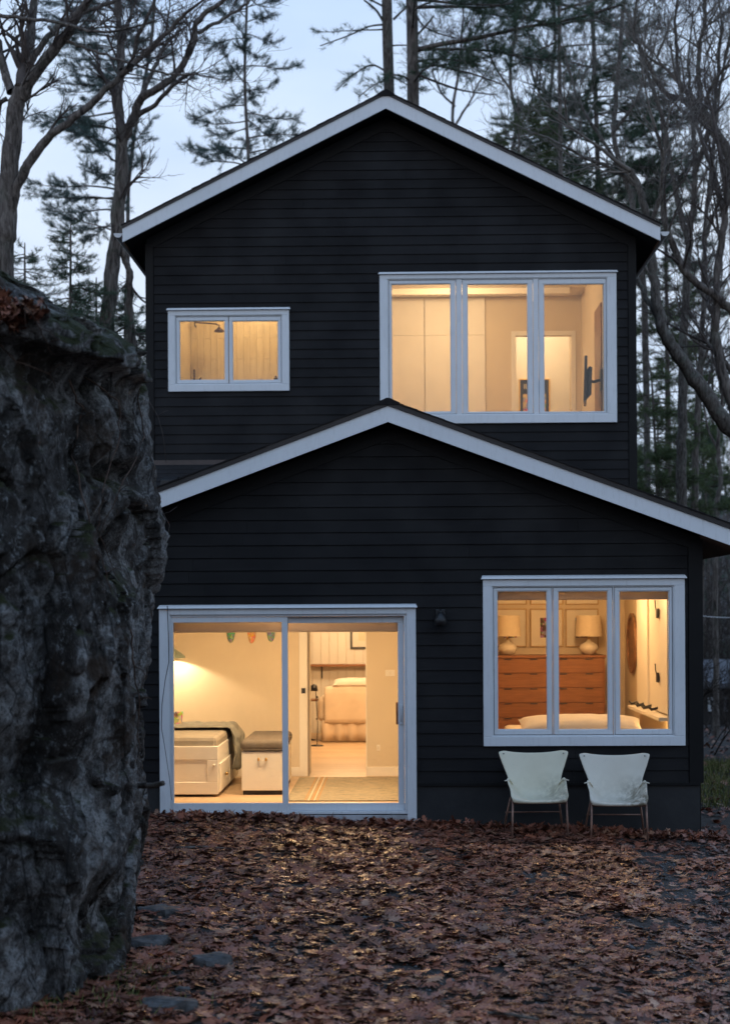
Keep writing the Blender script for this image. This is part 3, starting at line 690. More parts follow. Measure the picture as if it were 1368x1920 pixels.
# upper storey rooms
F2 = 4.42; CZ2 = az(900, 556, 25.7); YU = 25.7
XU0 = ax(600, 650, Y2); XUR = ax(1140, 650, 22.4)
y2i = Y2 + .10
wall_holes('interior_wall', 'paint', XL2+.1, XR2-.1, F2-.1, ZE2+.02, y2i+.002, y2i+.045, [shrink(WBIG, .04), shrink(WBATH, .04)])
H0, H1 = ax(967, 700, YU), ax(1070, 700, YU); HT = az(1020, 629.5, YU)
wall_holes('interior_wall', 'paint', XU0, XUR, F2-.1, CZ2, YU, YU+.1, [(H0, H1, F2-.2, HT)])
MB().box(XU0-.1, XU0, y2i+.05, YU+.1, F2-.1, CZ2).build('interior_wall', 'paint', HOUSE)
MB().box(XUR, XUR+.1, y2i+.05, 27.6, F2-.1, CZ2).build('interior_wall', 'paint', HOUSE)
MB().box(XU0, XUR+.1, y2i+.003, 27.6, CZ2, CZ2+.08).build('interior_ceiling', 'ceiling_paint', HOUSE)
MB().box(XU0, XUR, y2i+.05, 27.6, F2-.08, F2).build('interior_floor', 'floor_wood', HOUSE)
MB().box(H0-.6, XUR, 27.5, 27.6, F2-.1, CZ2).build('interior_wall', 'paint_white', HOUSE)
MB().box(H0-.7, H0-.6, YU+.1, 27.6, F2-.1, CZ2).build('interior_wall', 'paint_white', HOUSE)
MB().box(XU0, XUR-.25, 25.0, 25.2, CZ2-.10, CZ2-.001).build('ceiling_beam', 'ceiling_paint', HOUSE, bevel=.01)
MB().box(XU0, XUR-.002, 23.4, 23.6, CZ2-.08, CZ2-.001).build('ceiling_beam', 'ceiling_paint', HOUSE, bevel=.01)
for x0, x1, z0, z1 in ((H0-.075, H0-.002, F2, HT+.075), (H1+.002, H1+.075, F2, HT+.075), (H0-.002, H1+.002, HT+.002, HT+.075)):
    MB().box(x0, x1, YU-.016, YU-.001, z0, z1).build('door_trim', 'paint_white', HOUSE, bevel=.003)
# flush cupboard fronts on the rear wall
zsp = az(850, 628.5, YU-.05)
for (pa, pb, zl, zh) in ((690, 795, F2+.1, zsp), (690, 795, zsp+.003, CZ2-.02), (796, 909, F2+.1, zsp), (796, 909, zsp+.003, CZ2-.02)):
    MB().box(ax(pa, 650, YU-.05)+.0015, ax(pb, 650, YU-.05)-.001, YU-.045, YU-.002, zl, zh).build('cupboard_door', 'paint_white', HOUSE, bevel=.001)
# doorway in the right-hand wall
Yd = XUR/ax(1116, 640, 1); Ye = XUR/ax(1128, 640, 1); zt_ = az(1118, 585, Yd)
MB().box(XUR-.02, XUR-.001, Ye, Yd, F2, zt_).build('door_trim', 'mirror_wood', HOUSE, bevel=.004)

# shower room
YS = 23.9; XB0 = ax(358, 650, YS); XB1 = ax(590, 650, Y2)
MB().box(XB0-.08, XB0, y2i+.05, YS+.1, F2, CZ2-.1).build('interior_wall', 'bath_tile', HOUSE)
MB().box(XB1, XB1+.05, y2i+.05, YS+.1, F2, CZ2-.1).build('interior_wall', 'bath_tile', HOUSE)
MB().box(XB0, XB1, YS+.012, YS+.1, F2, CZ2-.1).build('interior_wall', 'grout', HOUSE)
MB().box(XB0-.08, XB1+.05, y2i+.003, YS+.1, CZ2-.1, CZ2-.02).build('interior_ceiling', 'ceiling_paint', HOUSE)
MB().box(XB0, XB1, y2i+.05, YS+.1, F2-.06, F2).build('interior_floor', 'grout', HOUSE)
x = XB0 + .001; i = 0; TW = .098
while x < XB1 - .02:
    z = F2 + .6 - (.31 if i % 2 else .0)
    while z < CZ2 - .12:
        MB().box(x+.0015, min(x+TW-.0015, XB1), YS+RNG.uniform(-.001, .001), YS+.011, z+.0015, min(z+.618, CZ2-.1)).build('tile', 'bath_tile', HOUSE); z += .62
    x += TW; i += 1
c0, c1, c2 = at(364, 608, 23.7), at(404, 607.5, 23.5), at(411, 616, 23.5)
SH = part('shower', HOUSE)
MB().tube([(c0.x-.0, YS, c0.z), (c0.x, 23.75, c0.z), (c0.x+.03, 23.55, c0.z), c1, (c2.x, 23.5, c1.z-.02), c2], .011, 8).build('shower_arm', 'bronze', SH, smooth=True)
MB().lathe([(.015, .02), (.03, .0), (.075, -.035), (.075, -.048)], c2, 18).build('shower_head', 'bronze', SH, smooth=True)
c = at(365, 706, YS-.03); MB().tube([(c.x, YS-.001, c.z-.1), (c.x, YS-.06, c.z-.1), (c.x, YS-.06, c.z+.10)], .014, 8).build('valve', 'bronze', SH, smooth=True)
c = at(372, 713, YS-.03); MB().tube([(c.x, YS-.05, c.z-.02), (c.x+.05, YS-.09, c.z+.03)], .010, 8).build('lever', 'bronze', SH, smooth=True)

# ------------------------------------------------------------------ lamps inside, and added fill lights
def bulb(name, loc, watt, col=(1, .63, .28), rad=.08):
    l = bpy.data.lights.new(name, 'POINT'); l.energy = watt; l.color = col; l.shadow_soft_size = rad
    o = bpy.data.objects.new(name, l); COL.objects.link(o); o.location = loc; return o
def ceiling_light(x, y, z, watt, label, col=(1, .63, .28)):
    t = thing('ceiling_light', (x, y, z), label, 'ceiling light')
    MB().lathe([(.17, 0), (.17, -.03), (.155, -.035)], (x, y, z-.001), 24).build('base', 'paint_white', t, smooth=False)
    MB().lathe([(.15, -.036), (.14, -.06), (.09, -.085), (.0, -.095)], (x, y, z), 24).build('diffuser', 'lamp_glow', t, smooth=True)
    bulb('ceiling_bulb', (x, y, z-.20), watt, col, .12)
ceiling_light(ax(560, 1200, 17.0), 16.98, CZ1, 60, 'round ceiling light of the room behind the sliding door', (1, .71, .43))
ceiling_light(ax(640, 1200, 23.0), 22.6, CZ1, 190, 'round ceiling light of the far sitting room before the armchair', (1, .62, .31))
ceiling_light(ax(660, 1200, 24.9), 24.9, CZ1, 64, 'added round fill light under the far sitting room ceiling above the shelf', (1, .70, .40))  # extra fill, added to brighten the far wall
ceiling_light(ax(1090, 1200, 18.4), 18.3, CZ1, 56, 'round ceiling light of the bedroom', (1, .58, .25))
ceiling_light(ax(850, 600, 24.2), 24.0, CZ2, 94, 'round ceiling light of the upper bedroom', (1, .68, .37))
ceiling_light(ax(1000, 600, 26.6), 26.6, CZ2, 32, 'round ceiling light of the upper hall', (1, .74, .46))
ceiling_light(ax(470, 600, 23.0), 23.0, CZ2-.1, 36, 'round ceiling light of the shower room', (1, .66, .33))
bulb('ledge_bulb', (XRW-.10, 16.95, .92), 4.0, (1, .6, .22), .03)
def fill_strip(x0, x1, y, z, watt, label, col):  # unseen fill light, added for brightness; its casing is made up
    t = thing('fill_strip', ((x0+x1)/2, y, z), label, 'strip light')
    MB().box(x0, x1, y-.03, y+.03, z+.004, z+.05).build('housing', 'paint_white', t, bevel=.004)
    MB().box(x0+.02, x1-.02, y-.02, y+.02, z-.004, z+.0035).build('diffuser', 'lamp_glow', t)
    l = bpy.data.lights.new('fill_strip_area', 'AREA'); l.shape = 'RECTANGLE'; l.size = x1-x0-.1; l.size_y = .04; l.energy = watt; l.color = col
    o = bpy.data.objects.new('fill_strip_area', l); COL.objects.link(o); o.location = ((x0+x1)/2, y, z-.02); o.rotation_euler = (0, 0, 0)
fill_strip(DOOR[0]+.1, DOOR[1]-.1, 16.76, 2.50, 98, 'added unseen fill strip inside above the sliding door', (1, .68, .38))  # added to light the furniture fronts and the ground by the door
fill_strip(WBED[0]+.15, WBED[1]-.15, 16.78, 2.50, 14, 'added unseen fill strip inside above the bedroom window', (1, .60, .28))  # same added fill, weaker, for the bedroom

# ------------------------------------------------------------------ furniture in the garden room
def rbox(x0, x1, y0, y1, z0, z1): return MB().box(x0, x1, y0, y1, z0, z1)
def daybed():
    ye, yb = 17.12, 19.12; xr = ax(409, 1450, ye); xl = xr - 1.02; zt = az(370, 1399.5, ye)
    t = thing('daybed', ((xl+xr)/2, ye, FLOOR), 'white panelled daybed with drawers beside the sliding door', 'bed')
    rbox(xl, xr, ye+.02, yb, FLOOR+.03, zt-.002).build('bed_frame', 'paint_white', t, bevel=.004)
    MB().ring(xl, xr, FLOOR+.03, zt, (.12, .12, .145, .13), ye-.002, ye+.019).build('end_panel', 'paint_white', t, bevel=.006)
    rbox(xl+.12, xr-.12, ye+.008, ye+.0195, FLOOR+.16, zt-.145).build('panel_insert', 'paint_white', t)
    for y0 in (ye+.06, ye+1.02):
        d = rbox(xr+.001, xr+.018, y0, y0+.93, FLOOR+.05, zt-.19).build('drawer', 'paint_white', t, bevel=.004)
        MB().lathe([(.0, .03), (.018, .026), (.02, .012), (.009, .0)], (0, 0, 0), 12)
        k = MB(); k.lathe([(.0, -.018), (.018, -.010), (.018, .010), (.0, .018)], (xr+.036, y0+.46, (FLOOR+zt-.14)/2), 12); k.build('knob', 'brass', d, smooth=True)
    c = at(401.5, 1434.5, ye); k = MB().lathe([(.0, -.014), (.014, -.008), (.014, .008), (.0, .014)], (c.x, ye-.012, c.z), 12); k.build('knob', 'paint_white', t, smooth=True)
    # mattress with soft edges
    m = rbox(xl+.015, xr-.01, ye+.035, yb-.02, zt-.05, zt+.10).build('mattress', 'sheet', t, bevel=.045, smooth=False)
    # crumpled throw lying over the far half and down the open side
    P = []; nu, nv = 54, 26; zm_ = zt + .112; L1 = xr - xl - .1; hang = .52
    for j in range(nv+1):
        v = j/nv; yy = ye + .95 + v*.82; row = []
        for i in range(nu+1):
            s = i/nu*(L1+hang); nz_ = noise.noise((s*6, yy*5, 1))*.030 + noise.noise((s*13, yy*11, 5))*.014
            fold = .020*math.sin(yy*26+s*4)
            if s < L1: p = (xl+.1+s, yy+.02*noise.noise((s*4, yy*3, 9)), zm_+abs(nz_)+.018+.25*max(0, fold))
            else:
                q = s-L1; sw = min(1, q/.12)
                p = (xr+.012+.06*sw+nz_*.9+fold*1.2*sw+.02, yy+.06*noise.noise((s*3, yy*2, 2))*sw+.04*(q/hang)*(0.5-v)*3, zm_+.02*(1-sw)-q*(.93+.10*noise.noise((yy*4, 3, 3)))+.012)
            row.append(p)
        P.append(row)
    MB().grid(P).build('throw', 'blanket', t, smooth=True, solid=.016, subsurf=1)
daybed()
def pillow(name, c, w, d, h, mat, label, cat='pillow', lean=0.0, amp=1.0):
    nu, nv = 26, 14; bm = MB(); top = []; V = []
    for sgn in (1, -1):
        P = []
        for j in range(nv+1):
            v = -1 + 2*j/nv; row = []
            for i in range(nu+1):
                u = -1 + 2*i/nu
                e = max(0, (1-abs(u)**3.2))*max(0, (1-abs(v)**2.6)); hh = h/2*(e**.42)*sgn
                pinch = 1 - .06*(1-abs(u)**2)*(abs(v)**4); pin2 = 1 - .03*(1-v*v)*(abs(u)**4)
                wob = amp*(.010*noise.noise((u*3+c[0], v*3, sgn)) + .006*noise.noise((u*8, v*8+c[1], sgn)))
                x, y, z = u*w/2*pin2, v*d/2*pinch, hh + wob*(e**.5)
                y, z = y*math.cos(lean) - z*math.sin(lean), y*math.sin(lean) + z*math.cos(lean)
                row.append((c[0]+x, c[1]+y, c[2]+z))
            P.append(row if sgn > 0 else row[::-1])
        bm.grid(P)
    return tag(bm.build(name, mat, smooth=True), label, cat)
def bench():
    y0, y1 = 17.30, 18.70; x0 = ax(453, 1450, y0); x1 = ax(530, 1450, y0); zt = az(490, 1409.5, y0)
    t = thing('storage_bench', ((x0+x1)/2, y0, FLOOR), 'white storage bench with grey cushion between daybed and doorway', 'bench')
    rbox(x0, x1, y0, y1, FLOOR+.05, zt).build('cabinet', 'paint_white', t, bevel=.004)
    rbox(x0+.012, x1-.012, y0+.035, y1-.01, FLOOR, FLOOR+.049).build('plinth', 'frame_black', t)
    for p in (485, 499):
        c = at(p, 1423.5, y0); MB().lathe([(.0, -.02), (.012, -.014), (.012, .014), (.0, .02)], (c.x, y0-.014, c.z), 10).build('knob', 'brass', t, smooth=True)
    c = at(492, 1424, y0); MB().tube([(c.x-.035, y0-.012, c.z), (c.x, y0-.02, c.z-.012), (c.x+.035, y0-.012, c.z)], .004, 6).build('cord_pull', 'linen', t)
    P = rbox(x0-.012, x1+.012, y0-.012, y1+.012, zt+.002, zt+.125).build('cushion', 'cushion', t, bevel=.05); P.modifiers['bevel'].segments = 5
    for y in (y0-.006,): MB().tube([(x0-.006, y0-.006, zt+.018), (x1+.006, y0-.006, zt+.018)], .006, 6).build('piping', 'cushion', P)
bench()
pillow('pillow', (ax(322, 1352, 18.5), 18.55, az(330, 1352, 18.5)), .24, .24, .12, 'art_print', 'small red patterned pillow on the daybed under the hanging lamp', lean=1.1)
def pendant():
    Y = 19.05; c = at(321, 1234.5, Y); k = Y/FPX
    t = thing('pendant_lamp', (c.x, Y, c.z), 'lit grey green hanging lamp above the daybed', 'lamp')
    MB().lathe([(.165, .002), (.172, .01), (.165, .03), (.12, .065), (.06, .105), (.036, .13), (.034, .175), (.030, .178), (.030, .13), (.055, .10), (.115, .06), (.158, .028), (.165, .002)], c, 32, cap=False).build('shade', 'pendant_green', t, smooth=True)
    MB().lathe([(.028, .17), (.026, .215), (.010, .222)], c, 16).build('cap', 'gold', t, smooth=True)
    MB().tube([(c.x, Y, c.z+.22), (c.x, Y, CZ1)], .004, 6).build('cord', 'frame_black', t)
    MB().lathe([(.0, .0), (.018, .008), (.022, .022), (.016, .045), (.012, .06)], (c.x, Y, c.z+.108), 14).build('bulb', 'lamp_glow', t, smooth=True)
    bulb('pendant_bulb', (c.x, Y-.0, c.z+.086), 37, (1, .76, .50), .018)
pendant()
def mask(px, py, col, label, w=.098, h=.30):
    Y = YBK - .002; c = at(px, py, Y)
    n, m = 18, 12; P = []
    for i in range(n+1):
        v = i/n; z = c.z + h*(.5-v); row = []
        hw = w/2*1.06*(1 if v < .45 else max(.12, math.sqrt(max(0, 1-((v-.45)/.555)**2.4))))
        for j in range(m+1):
            u = -1+2*j/m; dep = .045*math.sqrt(max(0, 1-u*u))*(.6+.4*math.sin(v*math.pi)) + .03*math.exp(-(u/.22)**2-((v-.52)/.12)**2) - .012*math.exp(-((abs(u)-.45)/.2)**2-((v-.40)/.07)**2) + .012*math.exp(-(u/.4)**2-((v-.74)/.04)**2)
            row.append((c.x+hw*u, Y-.004-dep, z))
        P.append(row)
    o = MB().grid(P).build('wall_mask', 'mask_paint', smooth=True); o.color = (*col, 1)
    return tag(o, label, 'mask', 'painted masks in a row above the daybed')
mask(433, 1181.5, (.06, .22, .10), 'green painted mask with red mouth, leftmost on the garden room wall')
mask(472, 1182.5, (.75, .28, .02), 'orange painted mask hanging between the green and the blue one')
mask(508, 1180, (.06, .20, .22), 'blue green painted mask, rightmost on the garden room wall')
# rug with woven bands
rx0, rx1, ry0, ry1 = ax(535, 1500, 16.7), XP-.15, 16.70, 19.10
o = tag(rbox(rx0, rx1, ry0, ry1, FLOOR+.001, FLOOR+.010).build('rug', 'rug'), 'flat woven beige and grey rug inside the sliding door', 'rug')
for p, w_, mt in ((570, .02, 'rug_stripe'), (577, .012, 'rug_pale'), (582, .03, 'rug_stripe'), (588, .010, 'rug_pale'), (593, .02, 'rug_stripe')):
    x = ax(p, 1503, 16.72)*1.0
    rbox(x, x+w_, ry0+.002, ry1-.002, FLOOR+.0101, FLOOR+.0118).build('woven_band', mt, o)

# sitting room seen through the doorway
def armchair():
    Y = 24.4; x0 = ax(602, 1380, Y); x1 = x0 + .98; c = (x0+x1)/2
    t = thing('armchair', (c, Y+.4, FLOOR), 'slipcovered pale armchair seen from behind through the doorway', 'armchair')
    zs = az(640, 1352, Y); zb = az(640, 1287, Y)
    # back
    P = []; n, m = 14, 26
    prof = [(-.012, zs-.03), (-.006, zs+.05), (.0, zs+.25), (.01, zb-.12), (.03, zb-.03), (.08, zb), (.16, zb-.005), (.21, zb-.05), (.22, zs+.1), (.22, zs)]
    for (d, z) in prof:
        row = []
        for j in range(m+1):
            u = j/m; e = .03*(abs(2*u-1)**6); bow = -.010*(1-(2*u-1)**2)
            row.append((x0+.05+(x1-x0-.1)*u, Y+d+bow+.006*noise.noise((u*6, z*5, 1)), z-e*(1 if z > zb-.2 else 0)))
        P.append(row)
    MB().grid(P).build('backrest', 'slipcover', t, smooth=True, solid=.02)
    for sg in (0, 1):
        xa = x0 if sg == 0 else x1-.20
        a = MB(); 
        for q in range(1): a.box(xa-.06+(.06 if sg else 0), xa+.20, Y+.10, Y+.92, zs-.02, zs+.36)
        o = a.build('armrest', 'slipcover', t, bevel=.085); o.modifiers['bevel'].segments = 6
    rbox(x0+.14, x1-.14, Y+.18, Y+.95, zs+.02, zs+.20).build('seat_cushion', 'slipcover', t, bevel=.05)
    rbox(x0+.03, x1-.03, Y+.02, Y+.9, FLOOR+.06, zs).build('seat_base', 'slipcover', t, bevel=.02)
    P = []
    for (k, z) in enumerate((zs+.01, zs-.06, (zs+FLOOR)/2, FLOOR+.012)):
        row = []
        for j in range(181):
            s = j/180*3.74; pl = (.006+.030*k/3)*math.sin(s*23+1.9*math.sin(s*5))
            if s < .92: p = (x0+.02-pl, Y+.92-s)
            elif s < 1.90: p = (x0+.02+(s-.92)*(x1-x0-.04)/.98, Y-pl-.004*k)
            elif s < 2.82: p = (x1-.02+pl, Y+(s-1.90))
            else: p = (x1-.02-(s-2.82)*(x1-x0-.04)/.92, Y+.92+pl)
            row.append((p[0], p[1], z))
        P.append(row)
    MB().grid(P).build('skirt', 'slipcover', t, smooth=True, solid=.006)
    return c, Y, zb
cx_, cy_, czb = armchair()
pillow('pillow', (cx_+.02, cy_+.20, czb+.045), .66, .40, .13, 'linen', 'white pillow resting on the back of the armchair', lean=.12)
sh = at(640, 1247.5, 26.12); sx0, sx1 = ax(582, 1247, 26.1), ax(735, 1247, 26.1)
s_ = thing('wall_shelf', (sh.x, 26.2, sh.z), 'narrow wooden shelf on the wall behind the armchair', 'shelf')
rbox(sx0, sx1, 26.06, YB2-.001, sh.z-.018, sh.z+.018).build('board', 'cherry', s_, bevel=.004)
for p in (603, 700):
    c = at(p, 1262, 26.2); MB().tube([(c.x, YB2-.008, sh.z-.02), (c.x, YB2-.012, sh.z-.22)], .010, 6).tube([(c.x, YB2-.012, sh.z-.03), (c.x, 26.10, sh.z-.03)], .008, 6).build('bracket', 'black_metal', s_)
def picture(x0, x1, z0, z1, Y, fw, mw, fm, art, label, cat='picture', group=None, matm='mat_board'):
    t = thing('picture_frame', ((x0+x1)/2, Y, z0), label, cat, group)
    MB().ring(x0, x1, z0, z1, fw, Y-.028, Y-.001).build('frame', fm, t, bevel=.003)
    rbox(x0+fw, x1-fw, Y-.010, Y-.002, z0+fw, z1-fw).build('mat', matm, t)
    if art: rbox(x0+fw+mw[0], x1-fw-mw[0], Y-.0125, Y-.0102, z0+fw+mw[1], z1-fw-mw[1]).build('print', art, t)
    return t
a = at(656.5, 1217, YB2); picture(a.x, a.x+.62, a.z, a.z+.78, YB2-.001, .035, (.1, .1), 'frame_black', 'cream_print', 'black framed picture above the shelf in the sitting room')
# thin floor lamp and odds beside the armchair
T = at(593, 1372, 23.7); t = thing('floor_lamp', (T.x, 23.7, FLOOR), 'thin black floor lamp standing beside the armchair', 'floor lamp')
MB().tube([(T.x+.01, 23.7, FLOOR+.02), (T.x+.02, 23.72, FLOOR+.32), (T.x-.01, 23.7, 1.10)], .007, 6).build('pole', 'black_metal', t)
MB().lathe([(.0, .0), (.10, .0), (.09, .014), (.012, .022)], (T.x+.01, 23.7, FLOOR+.001), 16).build('base', 'black_metal', t, smooth=True)
MB().lathe([(.022, .0), (.045, -.02), (.055, -.10), (.05, -.10), (.02, -.01), (.022, .0)], (T.x-.03, 23.69, 1.12), 14).build('shade', 'black_metal', t, smooth=True)
for dz in (.40, .72): MB().lathe([(.0, -.02), (.022, 0), (.0, .02)], (T.x+.012, 23.69, FLOOR+dz), 10).build('clamp', 'black_metal', t, smooth=True)
T = at(580, 1335, 24.6); t = thing('side_table', (T.x, 24.8, FLOOR), 'small round side table with dark base left of the armchair', 'table')
MB().lathe([(.0, 0), (.19, .0), (.20, .012), (.20, .028), (.0, .028)], (T.x-.05, 24.8, T.z+.16), 24).build('table_top', 'mirror_wood', t)
MB().lathe([(.15, 0), (.03, .03), (.022, .1), (.022, T.z+.16-FLOOR-.002)], (T.x-.05, 24.8, FLOOR+.001), 14).build('pedestal', 'black_metal', t, smooth=True)

# ------------------------------------------------------------------ bedroom furniture
def dresser():
    Yf = 19.72; x0, x1 = ax(921, 1300, Yf), ax(1133.5, 1300, Yf); zt = az(1030, 1229, Yf)
    t = thing('dresser', ((x0+x1)/2, Yf, FLOOR), 'tall reddish wooden dresser with many drawers against the bedroom wall', 'dresser')
    rbox(x0, x1, Yf+.018, YBD-.01, FLOOR+.05, zt-.03).build('carcass', 'cherry', t, bevel=.003)
    rbox(x0-.015, x1+.015, Yf-.012, YBD-.008, zt-.029, zt).build('top', 'cherry', t, bevel=.004)
    rbox(x0+.03, x1-.03, Yf+.03, YBD-.03, FLOOR, FLOOR+.049).build('plinth', 'cherry', t)
    rows = 7; zz0 = FLOOR+.06; h = (zt-.035-zz0)/rows; k = Yf/FPX; xm = (x0+x1)/2
    h = 27.7*k; z = zt - .034
    while z > FLOOR + .1:
        zb = max(z-h, FLOOR+.055)
        for a, b in ((x0+.018, xm-.004), (xm+.004, x1-.018)):
            d = rbox(a, b, Yf-.002, Yf+.017, zb+.004, z-.003).build('drawer', 'cherry', t, bevel=.003)
            for f in (.27, .74):
                xh = a + (b-a)*f; rbox(xh-.045, xh+.045, Yf-.012, Yf-.0025, z-.018, z-.006).build('handle', 'black_metal', d, bevel=.003)
        z -= h
    return zt, Yf
DZ, DY = dresser()
def table_lamp(px, label):
    Y = 19.98; c = at(px, 1223, Y); k = Y/FPX; z = DZ + .001
    t = thing('table_lamp', (c.x, Y, z), label, 'lamp', 'lamps on the dresser')
    s = (c.x, Y, z)
    MB().lathe([(.05, 0), (.075, .015), (.112, .055), (.118, .085), (.10, .125), (.055, .152), (.026, .165), (.022, .19)], s, 28).build('base', 'ceramic', t, smooth=True)
    MB().lathe([(.012, .19), (.012, .24)], s, 10).build('neck', 'brass', t)
    zs = az(px, 1193, Y) - z; zt = az(px, 1154, Y) - z
    MB().lathe([(.166, zs), (.150, zt), (.147, zt), (.163, zs), (.166, zs)], s, 36, cap=False).build('shade', 'shade_linen', t, smooth=False)
    MB().lathe([(.0, .0), (.012, .0), (.012, zt-.24), (.0, zt-.24)], (c.x, Y, z+.24), 8).build('harp', 'brass', t)
table_lamp(951, 'drum shaded ceramic lamp at the left end of the dresser')
table_lamp(1103, 'drum shaded ceramic lamp at the right end of the dresser')
names = {0: 'behind the left lamp', 1: 'between the two lamps', 2: 'behind the right lamp'}
for i, p in enumerate((956, 1024, 1090)):
    a = rect(p-31, p+31, 1141, 1213, YBD); picture(*a, YBD-.001, .016, (.11, .10), 'frame_wood', 'art_print', 'pale framed print %s, lower row over the dresser' % names[i], group='framed prints over the dresser')
    b = rect(p-31, p+31, 1062, 1134, YBD); picture(*b, YBD-.001, .016, (.11, .10), 'frame_wood', 'art_print', 'pale framed print %s, upper row over the dresser' % names[i], group='framed prints over the dresser')
def round_mirror():
    Ym = XRW/ax(1187, 1206, 1); c = at(1187, 1206, Ym); r = .365
    t = thing('round_mirror', (XRW-.01, Ym, c.z-r), 'round dark wood framed mirror on the bedroom side wall', 'mirror')
    def disc(r0, r1, x0, x1):
        m = MB(); k = 40
        P = [[(x, Ym+rr*math.cos(2*math.pi*j/k), c.z+rr*math.sin(2*math.pi*j/k)) for j in range(k+1)] for rr, x in ((r0, x0), (r0, x1), (r1, x1), (r1, x0), (r0, x0))]
        return m.grid(P)
    disc(r-.055, r, XRW-.004, XRW-.04).build('frame', 'mirror_wood', t, bevel=.006)
    disc(.0001, r-.056, XRW-.006, XRW-.018).build('face', 'mirror_wood', t)
round_mirror()
def bed2():
    x0, x1 = ax(960, 1360, 17.0), XRW-.25; t = thing('bed', ((x0+x1)/2, 17.8, FLOOR), 'low bed under the bedroom window, mostly below the sill', 'bed')
    rbox(x0, x1, 16.72, 18.75, FLOOR+.02, .58).build('bed_frame', 'cherry', t, bevel=.01)
    o = rbox(x0+.01, x1-.01, 16.76, 18.72, .582, .86).build('mattress', 'linen', t, bevel=.06)
bed2()
a, b = at(973, 1356, 17.05), at(1203, 1356, 17.05)
pillow('pillow', ((a.x+b.x)/2, 17.08, az(1090, 1361, 17.05)), b.x-a.x, .34, .20, 'linen', 'long white pillow on the bed just inside the bedroom window', lean=.35)

# ------------------------------------------------------------------ upper rooms
Yt = (XUR-.26)/ax(1094, 712, 1); c = at(1094, 713, Yt)
tv = thing('television', (XUR-.2, Yt, c.z), 'black television on a wall bracket in the upper bedroom', 'television')
zt0, zt1 = az(1088, 757, Yt), az(1088, 673, Yt)
xv = XUR - .27; sl_ = ax(1094, 712, 1)
MB().hexa([(xv-.30*sl_, Yt-.30, zt0), (xv+.04-.30*sl_, Yt-.30, zt0), (xv+.04+.30*sl_, Yt+.30, zt0), (xv+.30*sl_, Yt+.30, zt0), (xv+.02-.30*sl_, Yt-.30, zt1), (xv+.06-.30*sl_, Yt-.30, zt1), (xv+.06+.30*sl_, Yt+.30, zt1), (xv+.02+.30*sl_, Yt+.30, zt1)]).build('screen', 'black_metal', tv, bevel=.006)
MB().hexa([(xv+.035, Yt-.25, zt0+.06), (xv+.085, Yt-.25, zt0+.1), (xv+.085, Yt+.25, zt0+.1), (xv+.035, Yt+.25, zt0+.06), (xv+.06, Yt-.25, zt1-.14), (xv+.10, Yt-.25, zt1-.16), (xv+.10, Yt+.25, zt1-.16), (xv+.06, Yt+.25, zt1-.14)]).build('housing', 'black_metal', tv)
MB().tube([(xv+.08, Yt, c.z), (xv+.15, Yt+.03, c.z-.02), (XUR-.03, Yt, c.z)], .022, 8).build('bracket', 'black_metal', tv)
rbox(XUR-.03, XUR-.001, Yt-.08, Yt+.08, c.z-.15, c.z+.15).build('wall_plate', 'black_metal', tv, bevel=.004)
a = rect(973, 1031, 709, 806, 27.4)
po = thing('poster', ((a[0]+a[1])/2, 27.45, a[2]), 'black poster in a thin gold frame in the upper hall', 'poster')
MB().ring(*a, .018, 27.46, 27.499).build('frame', 'gold', po, bevel=.003)
rbox(a[0]+.018, a[1]-.018, 27.478, 27.495, a[2]+.018, a[3]-.018).build('sheet', 'frame_black', po)
w_ = a[1]-a[0]; rbox(a[0]+.068, a[1]-.068, 27.474, 27.4775, a[2]+.05, a[3]-.26).build('print', 'poster', po)
txt = bpy.data.curves.new('title', 'FONT'); txt.body = 'IL      S'; txt.size = .115; txt.extrude = .001; txt.align_x = 'LEFT'
txt.materials.append(MAT['cream_print']); _t = bpy.data.objects.new('title', txt); COL.objects.link(_t); bpy.context.view_layer.update(); _m = bpy.data.meshes.new_from_object(_t); bpy.data.objects.remove(_t); to = bpy.data.objects.new('title', _m); COL.objects.link(to); to.parent = po; to.location = Vector((a[0]+.075, 27.4755, a[3]-.17)) - po.location; to.rotation_euler = (R(90), 0, 0)
c = at(517.5, 707, 22.32); b = MB().lathe([(.0, 0), (.026, 0), (.028, .005), (.028, .075), (.012, .09), (.012, .105), (.0, .105)], (c.x, 22.27, WBATH[2]+.13), 16)
b.build('bottle', 'bronze', smooth=False); tag(bpy.data.objects['bottle'], 'small dark bottle on the sill of the shower window', 'bottle')

